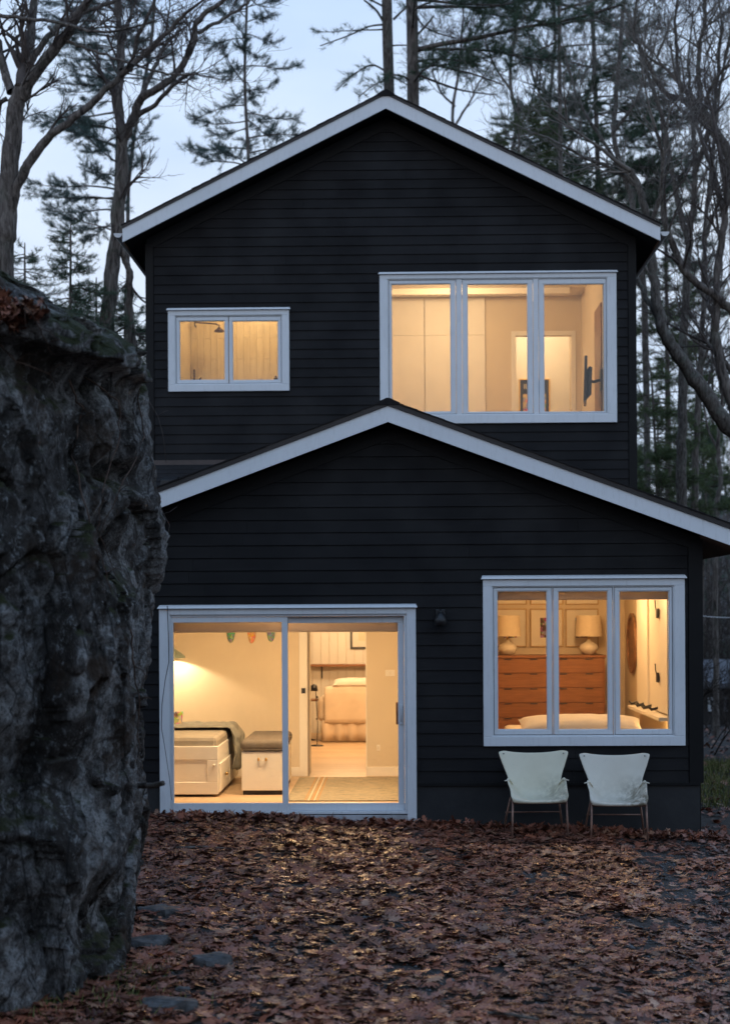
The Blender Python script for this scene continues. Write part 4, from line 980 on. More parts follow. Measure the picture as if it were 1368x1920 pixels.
# ------------------------------------------------------------------ two shell chairs under the bedroom window
def shell_chair(px, Y, mat, label, rot):
    c = at(px, 1500, Y); zg = gh(c.x, Y) + .015
    t = thing('shell_chair', (c.x, Y, zg), label, 'chair', 'shell chairs under the window'); t.rotation_euler = (0, 0, rot)
    # centre line from the rolled seat lip (front, -y) to the top of the back
    prof = [(-.235, .345), (-.25, .368), (-.235, .385), (-.17, .380), (-.06, .366), (.05, .362), (.13, .380), (.175, .43), (.20, .50), (.222, .58), (.243, .66), (.262, .73), (.276, .785), (.284, .805)]
    half = [.262, .272, .274, .268, .262, .258, .250, .245, .247, .262, .298, .332, .350, .342]
    curl = [.02, .05, .07, .12, .18, .23, .25, .20, .12, .085, .080, .078, .070, .060]      # how far the edges rise off the centre
    arm  = [0, .0, .03, .11, .19, .225, .18, .06, 0, 0, 0, 0, 0, 0]
    P = []; m = 25; n = len(prof)
    for i in range(n):
        y, z = prof[i]; a = prof[max(0, i-1)]; b = prof[min(n-1, i+1)]
        ty, tz = b[0]-a[0], b[1]-a[1]; l = math.hypot(ty, tz); ny, nz_ = -tz/l, ty/l
        if i < 3: ny, nz_ = -.0, 1.0
        row = []
        for j in range(m):
            u = -1 + 2*j/(m-1); e = abs(u)**3.4
            top = .030*abs(u)**2.2 if i >= n-3 else 0
            round_ = -.028*max(0, abs(u)-.88)/.12 if i == n-1 else 0
            xx = u*half[i]*(1 - (.10*e if arm[i] > .05 else 0)) ; xx += math.copysign(arm[i]*.24*e, u)
            row.append((xx, y + ny*curl[i]*e*.9, z + nz_*curl[i]*e*.55 + arm[i]*.42*e + top + round_))
        P.append(row)
    o = MB().grid(P)
    ob = o.build('shell', mat, None, smooth=True, base=(0, 0, 0)); ob.parent = t; ob.location = (0, 0, 0)
    s = ob.modifiers.new('solid', 'SOLIDIFY'); s.thickness = .020; s.offset = -1
    b = ob.modifiers.new('sub', 'SUBSURF'); b.levels = 2; b.render_levels = 2
    def loc(mb, nm, mt, **kw): q = mb.build(nm, mt, None, base=(0, 0, 0), **kw); q.parent = t; q.location = (0, 0, 0); return q
    for sx in (-1, 1):
        loc(MB().tube([(sx*.262, -.205, .37), (sx*.268, -.222, .18), (sx*.275, -.24, -.03)], [.0105, .0105, .009], 10), 'leg', 'copper_leg', smooth=True)
        loc(MB().tube([(sx*.24, .15, .37), (sx*.275, .23, .17), (sx*.30, .28, -.03)], [.0105, .0105, .009], 10), 'leg', 'copper_leg', smooth=True)
        loc(MB().tube([(sx*.25, -.20, .352), (sx*.245, .0, .345), (sx*.24, .15, .362)], .008, 8), 'seat_rail', 'copper_leg', smooth=True)
        loc(MB().tube([(sx*.268, .02, .545), (sx*.285, -.01, .560), (sx*.318, -.02, .552)], [.008, .008, .006], 8), 'arm_bracket', 'shell_white', smooth=True)
    loc(MB().tube([(-.282, .25, .21), (.282, .25, .21)], .007, 8), 'crossbar', 'copper_leg', smooth=True)
    loc(MB().tube([(-.25, -.19, .350), (.25, -.19, .350)], .008, 8), 'crossbar', 'copper_leg', smooth=True)
    for sx in (-1, 1): loc(MB().lathe([(0, -.006), (.007, -.003), (.007, .004), (0, .006)], (sx*.30, .215, .80), 8), 'bolt', 'black_metal')
    return t
shell_chair(1005.5, 15.95, 'shell_green', 'greenish moulded shell chair, leftmost under the triple window', R(3))
shell_chair(1155.5, 15.92, 'shell_white', 'whitish moulded shell chair with grime on its seat, nearest the house corner', R(-2))

# ------------------------------------------------------------------ the boulder
RC = (-4.2, 10.5)
_sil = [(0, 540), (60, 582), (125, 618), (180, 660), (235, 692), (262, 712), (272, 745), (270, 800), (276, 870), (286, 925), (300, 965), (308, 1005), (298, 1060), (291, 1120), (289, 1180), (283, 1250), (268, 1320), (262, 1350), (268, 1400), (277, 1470), (280, 1550), (272, 1610), (258, 1660), (250, 1700), (240, 1740), (246, 1800)]
def _rock_radius():
    d = math.hypot(*RC); out = []
    ac = math.atan2(RC[0], RC[1])
    for px, py in _sil:
        p = at(px, py, 10.0); ang = math.atan2(p.x, p.y); al = ang - ac
        r = d*math.sin(al); D = d*math.cos(al); Yt = D*math.cos(ang)
        out.append((at(px, py, Yt).z, r))
    out.sort(); return np.array(out)
_RR = _rock_radius()
def rock_r(z):
    zs, rs = _RR[:, 0], _RR[:, 1]
    if z > zs[-1]:
        return max(.02, rs[-1] - (z-zs[-1])*2.2)
    return float(np.interp(z, zs, rs))
def rock_mult(phi):
    # phi measured from +x, negative towards the camera: the face swells towards the viewer
    t = max(0, min(1, (-phi + .05)/.85)); m = 1 + .24*t*t*(3-2*t)
    if phi > .5: m *= 1 - .16*min(1, (phi-.5)/.9)
    return m
def rock_pt(phi, z):
    w = math.exp(-((phi-.16)/.34)**2)
    rr = rock_r(z)
    if z < 3.62: rr = rr*w + (2.44 + .05*math.sin(z*1.3))*(1-w)
    r = rr*rock_mult(phi)
    x, y = RC[0] + r*math.cos(phi), RC[1] + r*math.sin(phi)
    def facet(P, amp, f):
        vd, vp = noise.voronoi(P); q = vp[0]; g_ = q*f; n = Vector((noise.noise(g_), noise.noise(g_+Vector((31.7, 5.3, 9.1))), noise.noise(g_+Vector((7.9, 41.2, 3.3)))))
        return n.dot(P-q)*amp + .55*amp*noise.noise(q*f*1.7), vd[1]-vd[0]
    wx, wy = .22*noise.noise((x*1.4, y*1.4, z)), .22*noise.noise((x*1.4+7, y*1.4, z))
    d1, e1 = facet(Vector((x*.95+wx, y*.95+wy, z*.62+.30*x+.5*noise.noise((x*1.1, y*1.1, z*1.3)))), .20, 3.7)
    d2, e2 = facet(Vector((x*2.4+wx, y*2.4+wy, z*1.35+.55*x+.5*noise.noise((x*2.1, y*2.1, z*2)))), .080, 5.1)
    d3, e3 = facet(Vector((x*5.6+2*wx, y*5.6+2*wy, z*3.0+.8*x+.6*noise.noise((x*4, y*4, z*3)))), .042, 7.3)
    d4, e4 = facet(Vector((x*12, y*12, z*7+1.5*noise.noise((x*6, y*6, z*4)))), .018, 9.1)
    d = d1 + d2 + .5*d3 + .10*noise.noise(Vector((x*.8, y*.8, z*.5))) + .05*noise.noise(Vector((x*3.1, y*3.1, z*2.2)))
    st = .075; t_ = d/st + .9*noise.noise(Vector((x*.6, y*.6, z*.6+4))); fl = math.floor(t_); fr = t_-fl; fr = max(0, min(1, (fr-.5)/.16+.5))     # broken plates with sharp risers
    d = .30*d + .70*(fl+fr-.9*noise.noise(Vector((x*.6, y*.6, z*.6+4))))*st
    st = .028; t_ = (d3+.03*noise.noise(Vector((x*7, y*7, z*5))))/st; fl = math.floor(t_); fr = t_-fl; d += .75*(fl+max(0, min(1, (fr-.5)/.2+.5)))*st + d4
    d -= .045*max(0, .05-e1)/.05 + .025*max(0, .05-e2)/.05
    d += .024*noise.noise(Vector((x*11, y*11, z*9))) + .020*noise.noise(Vector((x*27, y*27, z*22)))
    def dent(p0, z0, wp, wz, a): return -a*math.exp(-((phi-p0)/wp)**2 - ((z-z0)/wz)**2)
    d += dent(-.20, 3.02, .22, .08, .26) + dent(-.30, 2.55, .13, .16, .24) + dent(-.72, 1.25, .18, .26, .25) + dent(-.52, .45, .2, .2, .16) + dent(-.42, 2.9, .16, .5, .12)
    d -= .13*math.exp(-((z-3.50-.12*noise.noise((x*1.5, y*1.5, 0)))/.11)**2)*(1-w)     # shadow line under the mossy lip
    d = d*(1-.35*w) + .012
    k = 1 if z < 3.7 else max(.35, 1-(z-3.7)*1.1)
    return Vector((x + d*k*math.cos(phi), y + d*k*math.sin(phi), z + (.06*noise.noise(Vector((x*2.2, y*2.2, 1))) + .03*noise.noise(Vector((x*6, y*6, 1))))*min(1, max(.2, (z-3.3)*2))))
def rock():
    nphi, nz_ = 400, 430
    phis = np.concatenate([np.linspace(-1.75, .75, nphi-60), np.linspace(.79, 2*math.pi-1.75, 60)]); 
    z0, z1 = -.35, 5.5; V = []; zz = np.concatenate([np.linspace(z0, 3.6, 300), np.linspace(3.612, z1, 130)])
    for z in zz:
        for p in phis: V.append(rock_pt(p, z))
    n, m = len(zz), len(phis)
    ii, jj = np.meshgrid(np.arange(n-1), np.arange(m-1), indexing='ij'); a = (ii*m+jj).ravel(); F = np.stack([a, a+1, a+m+1, a+m], 1)
    o = np_mesh('boulder', [tuple(v) for v in V], F, 'rock', smooth=False, base=(RC[0], RC[1], 0))
    tag(o, 'huge dark lichen streaked boulder with mossy ledge beside the house', 'boulder')
rock()
def rock_surface(px, py):
    "a point of the boulder's skin seen at a photograph pixel"
    best = None
    for Y in np.arange(8.2, 12.5, .05):
        p = at(px, py, Y); dx, dy = p.x-RC[0], p.y-RC[1]; phi = math.atan2(dy, dx)
        if math.hypot(dx, dy) <= rock_r(p.z)*rock_mult(phi) + .0: return p, phi
    return at(px, py, 11), 0
# vines and roots hanging over the ledge
def vine(pts, r0, name, label, mat='root'):
    P = []
    for (px, py, off) in pts:
        p, phi = rock_surface(px, py); q = rock_pt(phi, p.z); n = Vector((math.cos(phi), math.sin(phi), 0))
        P.append(q + n*(off+.025))
    fine = []
    for i in range(len(P)-1):
        for k in range(5):
            t = k/5; fine.append(P[i].lerp(P[i+1], t) + Vector((RNG.normal(0, .006), RNG.normal(0, .006), 0)))
    fine.append(P[-1])
    m = MB().tube(fine, list(np.linspace(r0, r0*.45, len(fine))), 5)
    for k in range(4):
        s = fine[int(RNG.integers(2, len(fine)-1))]; d = Vector((RNG.uniform(.0, .12), RNG.uniform(-.1, .1), RNG.uniform(-.12, .06)))
        m.tube([s, s+d*.6+Vector((0, 0, .02)), s+d], [r0*.5, r0*.4, r0*.2], 4)
    return tag(m.build(name, mat, smooth=True), label, 'vine', 'roots and vines hanging down the boulder')
vine([(200, 705, .03), (215, 760, .04), (218, 850, .03), (222, 950, .03), (224, 1050, .02), (226, 1110, .02)], .006, 'hanging_vine', 'longest vine hanging straight down the boulder face from its ledge')
vine([(228, 700, .03), (243, 750, .05), (248, 820, .04), (250, 920, .04), (252, 1010, .02)], .005, 'hanging_vine', 'thin vine just right of the longest one on the boulder')
vine([(262, 735, .03), (264, 820, .05), (267, 920, .03), (268, 1000, .04), (266, 1090, .03)], .0045, 'hanging_vine', 'vine running down the right edge of the boulder')
vine([(262, 1180, .02), (255, 1250, .02), (250, 1330, .02), (243, 1420, .02)], .006, 'hanging_vine', 'reddish root pressed to the lower boulder near the door')
vine([(0, 610, .05), (40, 635, .06), (90, 668, .05), (150, 690, .05), (175, 720, .03)], .0045, 'hanging_vine', 'dry stem lying over the leaves on the boulder ledge')
vine([(0, 545, .04), (45, 590, .07), (95, 628, .05), (140, 655, .04)], .0045, 'hanging_vine', 'dry stem along the upper slope of the boulder')
# tendrils and cable that cross the gap to the house
def tendril(pts, Y, r, label, mat='twig', cat='twig', name='loose_twig'):
    P = [at(x, y, Y) for x, y in pts]; return tag(MB().tube(P, list(np.linspace(r, r*.5, len(P))), 5).build(name, mat, smooth=True), label, cat)
tendril([(255, 700), (275, 745), (296, 780), (305, 812), (312, 868)], 11.4, .0035, 'thin arching tendril hanging past the corner of the upper wall')
tendril([(296, 780), (308, 772), (315, 770)], 11.4, .0025, 'short bud twig branching off the arching tendril')
tendril([(292, 925), (305, 960), (318, 985), (312, 1015), (300, 1050)], 11.3, .004, 'curled tendril beside the lower roof edge')
tendril([(300, 965), (318, 960), (332, 950)], 11.3, .003, 'short spiky twig in front of the white rake board')
tendril([(314, 1136), (316, 1190), (317, 1240), (310, 1275), (304, 1320), (303, 1365), (309, 1400), (318, 1460), (322, 1500)], 16.2, .005, 'dark cable dangling in front of the white door casing', 'black_metal', 'cable', 'dangling_cable')
p, phi = rock_surface(262, 1474); q = rock_pt(phi, p.z)
tag(MB().tube([q+Vector((-.1, .05, .0)), at(285, 1473, q.y-.05), at(306, 1468.5, q.y-.12)], [.02, .018, .017], 8).build('broken_stick', 'bark_pale', smooth=True), 'broken stick poking out of the boulder towards the door', 'stick')

# ------------------------------------------------------------------ flat stones in the litter
def stone(px, py, w, d, h, rot, label, seed, flat=True):
    Y = EYE*FPX/(py-PY)
    for _ in range(3):
        p = at(px, py, Y); Y = (EYE-gh(p.x, p.y))*FPX/(py-PY)
    p = at(px, py, Y); z = gh(p.x, p.y); rr = np.random.default_rng(seed)
    bm = bmesh.new(); n = 9; ang = np.sort(rr.uniform(0, 2*math.pi, n)+np.linspace(0, .01, n)); pts = [(math.cos(a)*w/2*rr.uniform(.75, 1), math.sin(a)*d/2*rr.uniform(.75, 1)) for a in np.linspace(0, 2*math.pi, n, endpoint=False)]
    c_, s_ = math.cos(rot), math.sin(rot)
    for (x, y) in pts:
        for zz, k in ((-.08, 1.04), (h*rr.uniform(.3, .7), 1.0), (h*rr.uniform(.5, .9), rr.uniform(.86, .99))): bm.verts.new(((x*c_-y*s_)*k, (x*s_+y*c_)*k, zz))
    h *= .7
    if not flat: bm.verts.new((w*.12, d*.1, h*1.25))
    bmesh.ops.convex_hull(bm, input=bm.verts[:]); bmesh.ops.subdivide_edges(bm, edges=bm.edges[:], cuts=3, use_grid_fill=True)
    for v in bm.verts: v.co += Vector((noise.noise(v.co*9+Vector((seed, 0, 0))), noise.noise(v.co*9+Vector((0, seed, 0))), noise.noise(v.co*9+Vector((0, 0, seed)))))*.012
    for v in bm.verts: v.co += v.co.normalized()*.006*noise.noise(v.co*31)
    me = bpy.data.meshes.new('flat_stone'); bm.to_mesh(me); bm.free(); me.materials.append(MAT['slate'])
    o = bpy.data.objects.new('flat_stone', me); COL.objects.link(o); o.location = (p.x, p.y, z-.018)
    return tag(o, label, 'stone', 'stones among the fallen leaves')
stone(300, 1712, .40, .34, .085, .2, 'wide flat slate step beside the foot of the boulder', 1)
stone(398, 1812, .27, .26, .10, .5, 'pointed grey stone behind the long slate slab', 2, False)
stone(462, 1838, .54, .16, .055, -.08, 'long narrow slate slab in the leaves', 3)
stone(318, 1893, .36, .22, .09, -.25, 'broad sloping stone at the bottom below the boulder', 4)
stone(345, 1750, .26, .12, .03, 0, 'thin slate chip between the step and the pointed stone', 5)
stone(620, 1827, .13, .07, .03, 0, 'small pale slate piece right of the long slab', 6)
stone(702, 1838, .16, .08, .02, 0, 'dark flat stone half buried near the middle of the yard', 7)
stone(425, 1752, .07, .05, .03, 0, 'tiny bluish pebble above the pointed stone', 8)
stone(343, 1862, .10, .08, .06, .3, 'small dark round stone by the sloping stone', 9, False)
stone(278, 1775, .34, .30, .10, .7, 'dark tilted rock fragment against the boulder foot', 10, False)
stone(800, 1860, .12, .06, .02, .1, 'small pale slate chip low in the middle of the yard', 12)

# ------------------------------------------------------------------ fallen leaves
def leaf_outline(kind='oak'):
    if kind == 'beech': return [(.0, .0), (.14, .18), (.25, .40), (.23, .62), (.11, .85), (.0, 1.0)]
    half = [(.0, .0), (.03, .06), (.10, .10), (.17, .05), (.13, .17), (.30, .24), (.15, .30), (.22, .40), (.42, .47), (.20, .50), (.20, .60), (.34, .72), (.13, .70), (.10, .84), (.0, 1.0)]
    return half
def leaves(n, sampler, size=(.10, .17), curl=.25, seed=1, zoff=(.0, .03), tilt=.35, hf=gh, kind='oak'):
    r = np.random.default_rng(seed); half = leaf_outline(kind); m = len(half)
    # strip between right and left outline: verts right[0..m-1], left[1..m-2], plus midrib points
    pr = np.array(half); ys = pr[:, 1]
    base = []; 
    for x, y in half: base.append((x, y))
    for x, y in half[1:-1]: base.append((-x, y))
    mid = [(0, y) for x, y in half[1:-1]]
    base += mid; B = np.array(base); B[:, 1] -= .5
    L = lambda i: m + i - 1; Md = lambda i: m + (m-2) + i - 1
    T = []
    for i in range(1, m-2): T += [(i, i+1, Md(i+1)), (i, Md(i+1), Md(i)), (Md(i), Md(i+1), L(i+1)), (Md(i), L(i+1), L(i))]
    T += [(0, 1, Md(1)), (0, Md(1), L(1)), (m-2, m-1, Md(m-2)), (Md(m-2), m-1, L(m-2))]
    T = np.array(T); nb = len(B)
    xy = sampler(n, r); n = len(xy)
    sz = r.uniform(size[0], size[1], n); asp = r.uniform(.75, 1.05, n); th = r.uniform(0, 2*math.pi, n); cu = r.normal(0, curl, n) + curl*.6; cu2 = r.normal(0, curl, n)
    tx = r.normal(0, tilt, n); ty = r.normal(0, tilt, n)
    X = B[None, :, 0]*asp[:, None]; Y = B[None, :, 1]*np.ones((n, 1)); jit = 1 + r.normal(0, .08, (n, nb)); X = X*jit
    Z = cu[:, None]*(X**2)*2.2 + cu2[:, None]*(Y**2)*1.1 + .05*r.normal(0, 1, (n, 1))*X*Y*4
    X, Y, Z = X*sz[:, None], Y*sz[:, None], Z*sz[:, None]
    ca, sa = np.cos(th)[:, None], np.sin(th)[:, None]; X, Y = X*ca-Y*sa, X*sa+Y*ca
    Z = Z + X*tx[:, None] + Y*ty[:, None]
    zg = np.array([hf(x, y) for x, y in xy]); zmin = Z.min(1)
    lift = r.uniform(zoff[0], zoff[1], n)
    V = np.stack([X+xy[:, 0:1], Y+xy[:, 1:2], Z+(zg+lift+np.where(zmin < -.012, -zmin*.55, 0))[:, None]], -1)
    F = (T[None]+(np.arange(n)*nb)[:, None, None]).reshape(-1, 3)
    return V.reshape(-1, 3), F, V, T
def density(x, y):
    # thick by the house and in the middle, thin on the bare drive to the right
    d = 1.0
    bare = (x - (.55 + .24*(16.3-y)*.18))/1.6 ; 
    k = noise.noise((x*.7+9, y*.5, 2)) * .9
    b = max(0, min(1, bare*.8 + k*.7 - .15 - (.45 if y > 14.6 and x < 2.2 else 0)))
    d *= 1 - .74*b
    d *= max(.12, min(1, .60 + .85*noise.noise((x*1.5, y*1.5, 7)) + .35*noise.noise((x*4, y*4, 2))))
    return d
def yard_sampler(n, r):
    out = []
    while len(out) < n:
        y = r.uniform(7.2, 16.46, 4000); x = r.uniform(-3.6, 4.6, 4000)
        u = r.uniform(0, 1, 4000)
        for a, b, c in zip(x, y, u):
            if abs(a+.1) < b*.265 + .5 and c < density(a, b) and math.hypot(a-RC[0], b-RC[1]) > rock_r(.3)*.95: out.append((a, b))
    return np.array(out[:n])
V, F, V3, T = leaves(20000, yard_sampler, (.065, .165), .24, 3, (.004, .03), .14)
V, F, _, _ = leaves(12000, yard_sampler, (.035, .085), .30, 13, (.0, .028), .16, kind='beech')
o = np_mesh('leaf_litter', V, F, 'leaf', smooth=True); tag(o, 'small oval brown leaves mixed through the oak leaves in the yard', 'leaf litter', kind='stuff')
# the leaves that show largest become objects of their own
cen = V3.mean(1); sizes = np.ptp(V3[:, :, 0], axis=1)/cen[:, 1]
lift_rank = cen[:, 2] - np.array([gh(a, b) for a, b in cen[:, :2]])
score = sizes*(1+6*np.clip(lift_rank, 0, .06)); vis = (cen[:, 1] < 10.6) & (np.abs(cen[:, 0]+.1) < cen[:, 1]*.22)
score = np.where(vis, score, 0); big = np.argsort(-score)[:260]; keep = np.ones(len(V3), bool); keep[big] = False
nb = V3.shape[1]; Vr = V3[keep].reshape(-1, 3); Fr = (T[None]+(np.arange(keep.sum())*nb)[:, None, None]).reshape(-1, 3)
o = np_mesh('leaf_litter', Vr, Fr, 'leaf', smooth=True); tag(o, 'brown fallen oak leaves covering the yard', 'leaf litter', kind='stuff')
for b in big: np_mesh('leaf', V3[b], T, 'leaf_dry' if RNG.random() < .3 else 'leaf', GROUND, smooth=True)
# deeper drift against the wall, standing leaves
def drift_sampler(n, r):
    x = r.uniform(-3.2, 3.3, n); y = 16.42 - np.abs(r.normal(0, .16, n)); y = np.clip(y, 15.6, 16.40)
    return np.stack([x, y], 1)[r.uniform(0, 1, n) < np.clip(1.2-.25*np.maximum(0, x-1.5), .25, 1)]
V, F, _, _ = leaves(2300, drift_sampler, (.06, .115), .35, 8, (.0, .05), .42)
o = np_mesh('leaf_drift', V, F, 'leaf_dry', smooth=True); tag(o, 'drift of dry leaves piled against the foot of the wall', 'leaf litter', kind='stuff')
def back_sampler(n, r): return np.stack([r.uniform(3.0, 15, n), 16.6 + 24*r.uniform(0, 1, n)**1.3], 1)
V, F, _, _ = leaves(5500, back_sampler, (.08, .15), .3, 5, (.0, .03), .25)
o = np_mesh('leaf_scatter', V, F, 'leaf', smooth=True); tag(o, 'scattered leaves on the ground beyond the house corner', 'leaf litter', kind='stuff')
# leaves caught on the boulder's ledge
def ledge_leaves():
    P = []; r = np.random.default_rng(4)
    for k in range(190):
        px, py = r.uniform(-5, 72), r.uniform(586, 632)
        if py < 575 + px*.35: continue
        p, phi = rock_surface(px, py); q = rock_pt(phi, p.z); P.append(q + Vector((math.cos(phi)*.02, math.sin(phi)*.02, .02)))
    A = np.array([tuple(p) for p in P]); zmap = {(round(a[0], 5), round(a[1], 5)): a[2] for a in A}
    V, F, _, _ = leaves(len(A), lambda n, r: A[:, :2], (.06, .11), .4, 9, (.0, .03), .6, hf=lambda x, y: zmap[(round(x, 5), round(y, 5))])
    o = np_mesh('ledge_leaves', V, F, 'leaf_dry', smooth=True); tag(o, 'orange brown leaves caught on the boulder ledge', 'leaf litter', kind='stuff')
ledge_leaves()
# grit on the bare drive
def grit():
    r = np.random.default_rng(6); n = 15000; x = r.uniform(-2.2, 4.6, n); y = r.uniform(7.4, 16.3, n); ok = (np.abs(x+.1) < y*.265+.4)
    x, y = x[ok], y[ok]; n = len(x); s = r.uniform(.004, .013, n)*(1+.8*(r.uniform(0, 1, n) > .93))
    oct_ = np.array([(1, 0, 0), (0, 1, 0), (-1, 0, 0), (0, -1, 0), (0, 0, .7), (0, 0, -.7)], float); T = np.array([(0, 1, 4), (1, 2, 4), (2, 3, 4), (3, 0, 4), (1, 0, 5), (2, 1, 5), (3, 2, 5), (0, 3, 5)])
    J = oct_[None]*s[:, None, None]*r.uniform(.6, 1.4, (n, 6, 1)); z = np.array([gh(a, b) for a, b in zip(x, y)])
    V = J + np.stack([x, y, z+s*.4], 1)[:, None]; F = (T[None]+(np.arange(n)*6)[:, None, None]).reshape(-1, 3)
    tag(np_mesh('grit', V.reshape(-1, 3), F, 'gravel'), 'fine grey grit showing between the leaves', 'gravel', kind='stuff')
grit()
def grass(name, n, samp, h, seed, label):
    r = np.random.default_rng(seed); xy = samp(n, r); n = len(xy); z = np.array([gh(a, b) for a, b in xy]); th = r.uniform(0, 2*math.pi, n); hh = r.uniform(h*.5, h*1.2, n); w = r.uniform(.003, .006, n)*1.4; lean = r.normal(0, .35, (n, 2))*hh[:, None]
    b = np.stack([xy[:, 0], xy[:, 1], z-.005], 1); dx = np.stack([np.cos(th)*w, np.sin(th)*w, 0*th], 1); tip = b + np.stack([lean[:, 0], lean[:, 1], hh], 1)
    V = np.stack([b-dx, b+dx, tip], 1).reshape(-1, 3); F = np.arange(3*n).reshape(-1, 3)
    tag(np_mesh(name, V, F, 'grass_blade'), label, 'grass', kind='stuff')
grass('grass', 26000, lambda n, r: np.stack([r.uniform(3.4, 11, n), r.uniform(19.0, 26.5, n)], 1), .13, 2, 'short yellow green grass beyond the corner of the house')
grass('moss_grass', 700, lambda n, r: np.stack([r.normal(-1.75, .25, n), r.normal(9.0, .4, n)], 1), .07, 3, 'thin grass at the foot of the boulder')

# a bare sapling near the lower right corner and sticks in the leaves
def sapling(px, py, top, label, seed):
    r = np.random.default_rng(seed); Y = EYE*FPX/(py-PY); p = at(px, py, Y); p.z = gh(p.x, p.y)-.02; q = at(*top, Y)
    m = MB(); pts = [p.lerp(q, t) + Vector((r.normal(0, .008), r.normal(0, .01), 0))*(t > 0) for t in np.linspace(0, 1, 8)]
    m.tube(pts, list(np.linspace(.006, .002, 8)), 5)
    for k in range(6):
        i = int(r.integers(2, 7)); s = pts[i]; d = Vector((r.uniform(-.12, .12), r.uniform(-.08, .08), r.uniform(.05, .14)))
        m.tube([s, s+d*.5+Vector((0, 0, -.01)), s+d], [.003, .0024, .0012], 4)
    return tag(m.build('bare_sapling', 'twig', smooth=True), label, 'sapling')
sapling(1325, 1935, (1335, 1845), 'leafless knee high sapling in the lower right of the yard', 5)
sapling(1350, 1945, (1385, 1880), 'leafless leaning stem at the very edge of the yard', 6)
for i, (a, b, lab) in enumerate((((330, 1612), (440, 1614), 'dark fallen stick lying in the leaves before the door'), ((905, 1905), (1010, 1916), 'long thin twig on the bare ground near the bottom'), ((610, 1770), (640, 1792), 'short twig among the leaves in mid yard'))):
    P = []
    for (px, py) in (a, ((a[0]+b[0])/2, (a[1]+b[1])/2-1.5), b):
        Y = EYE*FPX/(py-PY); p = at(px, py, Y); P.append(Vector((p.x, p.y, gh(p.x, p.y)+.035)))
    tag(MB().tube(P, [.013-.003*i, .015-.004*i, .008-.002*i], 6).build('fallen_stick', 'bark', smooth=True), lab, 'stick')

# ------------------------------------------------------------------ trees
class Tubes:
    "many tapered polylines gathered into one mesh"
    def __init__(s): s.p = {}
    def add(s, pts, rad, k): s.p.setdefault((len(pts), k), []).append((pts, rad))
    def arrays(s):
        VV, FF, n0 = [], [], 0
        for (n, k), L_ in s.p.items():
            P = np.array([[tuple(q) for q in a] for a, b in L_], float); Rr = np.array([b for a, b in L_], float); m = len(P)
            D = np.empty_like(P); D[:, 1:-1] = P[:, 2:]-P[:, :-2]; D[:, 0] = P[:, 1]-P[:, 0]; D[:, -1] = P[:, -1]-P[:, -2]
            D /= np.linalg.norm(D, axis=2, keepdims=True)+1e-9
            up = np.array([.31, .17, .93]); U = np.cross(D, up); U /= np.linalg.norm(U, axis=2, keepdims=True)+1e-9; Wv = np.cross(D, U)
            a = 2*np.pi*np.arange(k)/k
            V = P[:, :, None]+(U[:, :, None]*np.cos(a)[None, None, :, None]+Wv[:, :, None]*np.sin(a)[None, None, :, None])*Rr[:, :, None, None]
            i, j = np.meshgrid(np.arange(n-1), np.arange(k), indexing='ij'); q = np.stack([i*k+j, i*k+(j+1) % k, (i+1)*k+(j+1) % k, (i+1)*k+j], -1).reshape(-1, 4)
            F = (q[None]+(np.arange(m)*n*k)[:, None, None]).reshape(-1, 4)+n0
            VV.append(V.reshape(-1, 3)); FF.append(F); n0 += m*n*k
        return np.concatenate(VV), np.concatenate(FF)
    def mesh(s, name, mat, parent=None, smooth=True, base=None):
        V, F = s.arrays(); return np_mesh(name, V, F, mat, parent, smooth, base)
def rvec(r): return Vector(r.normal(0, 1, 3))
def catm(P, sub=4):
    "smooth a polyline"
    out = []; n = len(P)
    for i in range(n-1):
        p0, p1, p2, p3 = P[max(0, i-1)], P[i], P[i+1], P[min(n-1, i+2)]
        for k in range(sub):
            t = k/sub; out.append(.5*((2*p1)+(p2-p0)*t+(2*p0-5*p1+4*p2-p3)*t*t+(3*p1-p0-3*p2+p3)*t**3))
    out.append(P[-1]); return out
def twig(T2, r, p, d, L_, rad, lev, gnarl=.28, droop=0.0, dens=1.0, minr=.0028):
    n = 6; pts = [p]; dd = d.normalized(); q = p
    for i in range(n-1):
        dd = (dd + rvec(r)*gnarl*.42 + Vector((0, 0, .07-droop))).normalized(); q = q + dd*L_/(n-1); pts.append(q)
    rad = max(rad, minr); T2.add(pts, [max(minr*.8, rad*(1-.16*i)) for i in range(n)], 5 if rad > .02 else (4 if rad > .008 else 3))
    if lev <= 0: return
    for c in range(max(2, int(r.integers(3, 6)*dens))):
        t = r.uniform(.25, 1)*(n-1); i = min(int(t), n-2); s = pts[i].lerp(pts[i+1], t-i); ax_ = (pts[i+1]-pts[i]).normalized()
        side = ax_.cross(rvec(r)).normalized(); ang = r.uniform(.45, .95); nd = ax_*math.cos(ang)+side*math.sin(ang)
        twig(T2, r, s, nd, L_*r.uniform(.42, .68), rad*r.uniform(.42, .6), lev-1, gnarl, droop, dens, minr)
def pp(pts, Y, dy=0.0):
    n = len(pts); return [at(x, y, Y+dy*(i/max(1, n-1))) for i, (x, y) in enumerate(pts)]
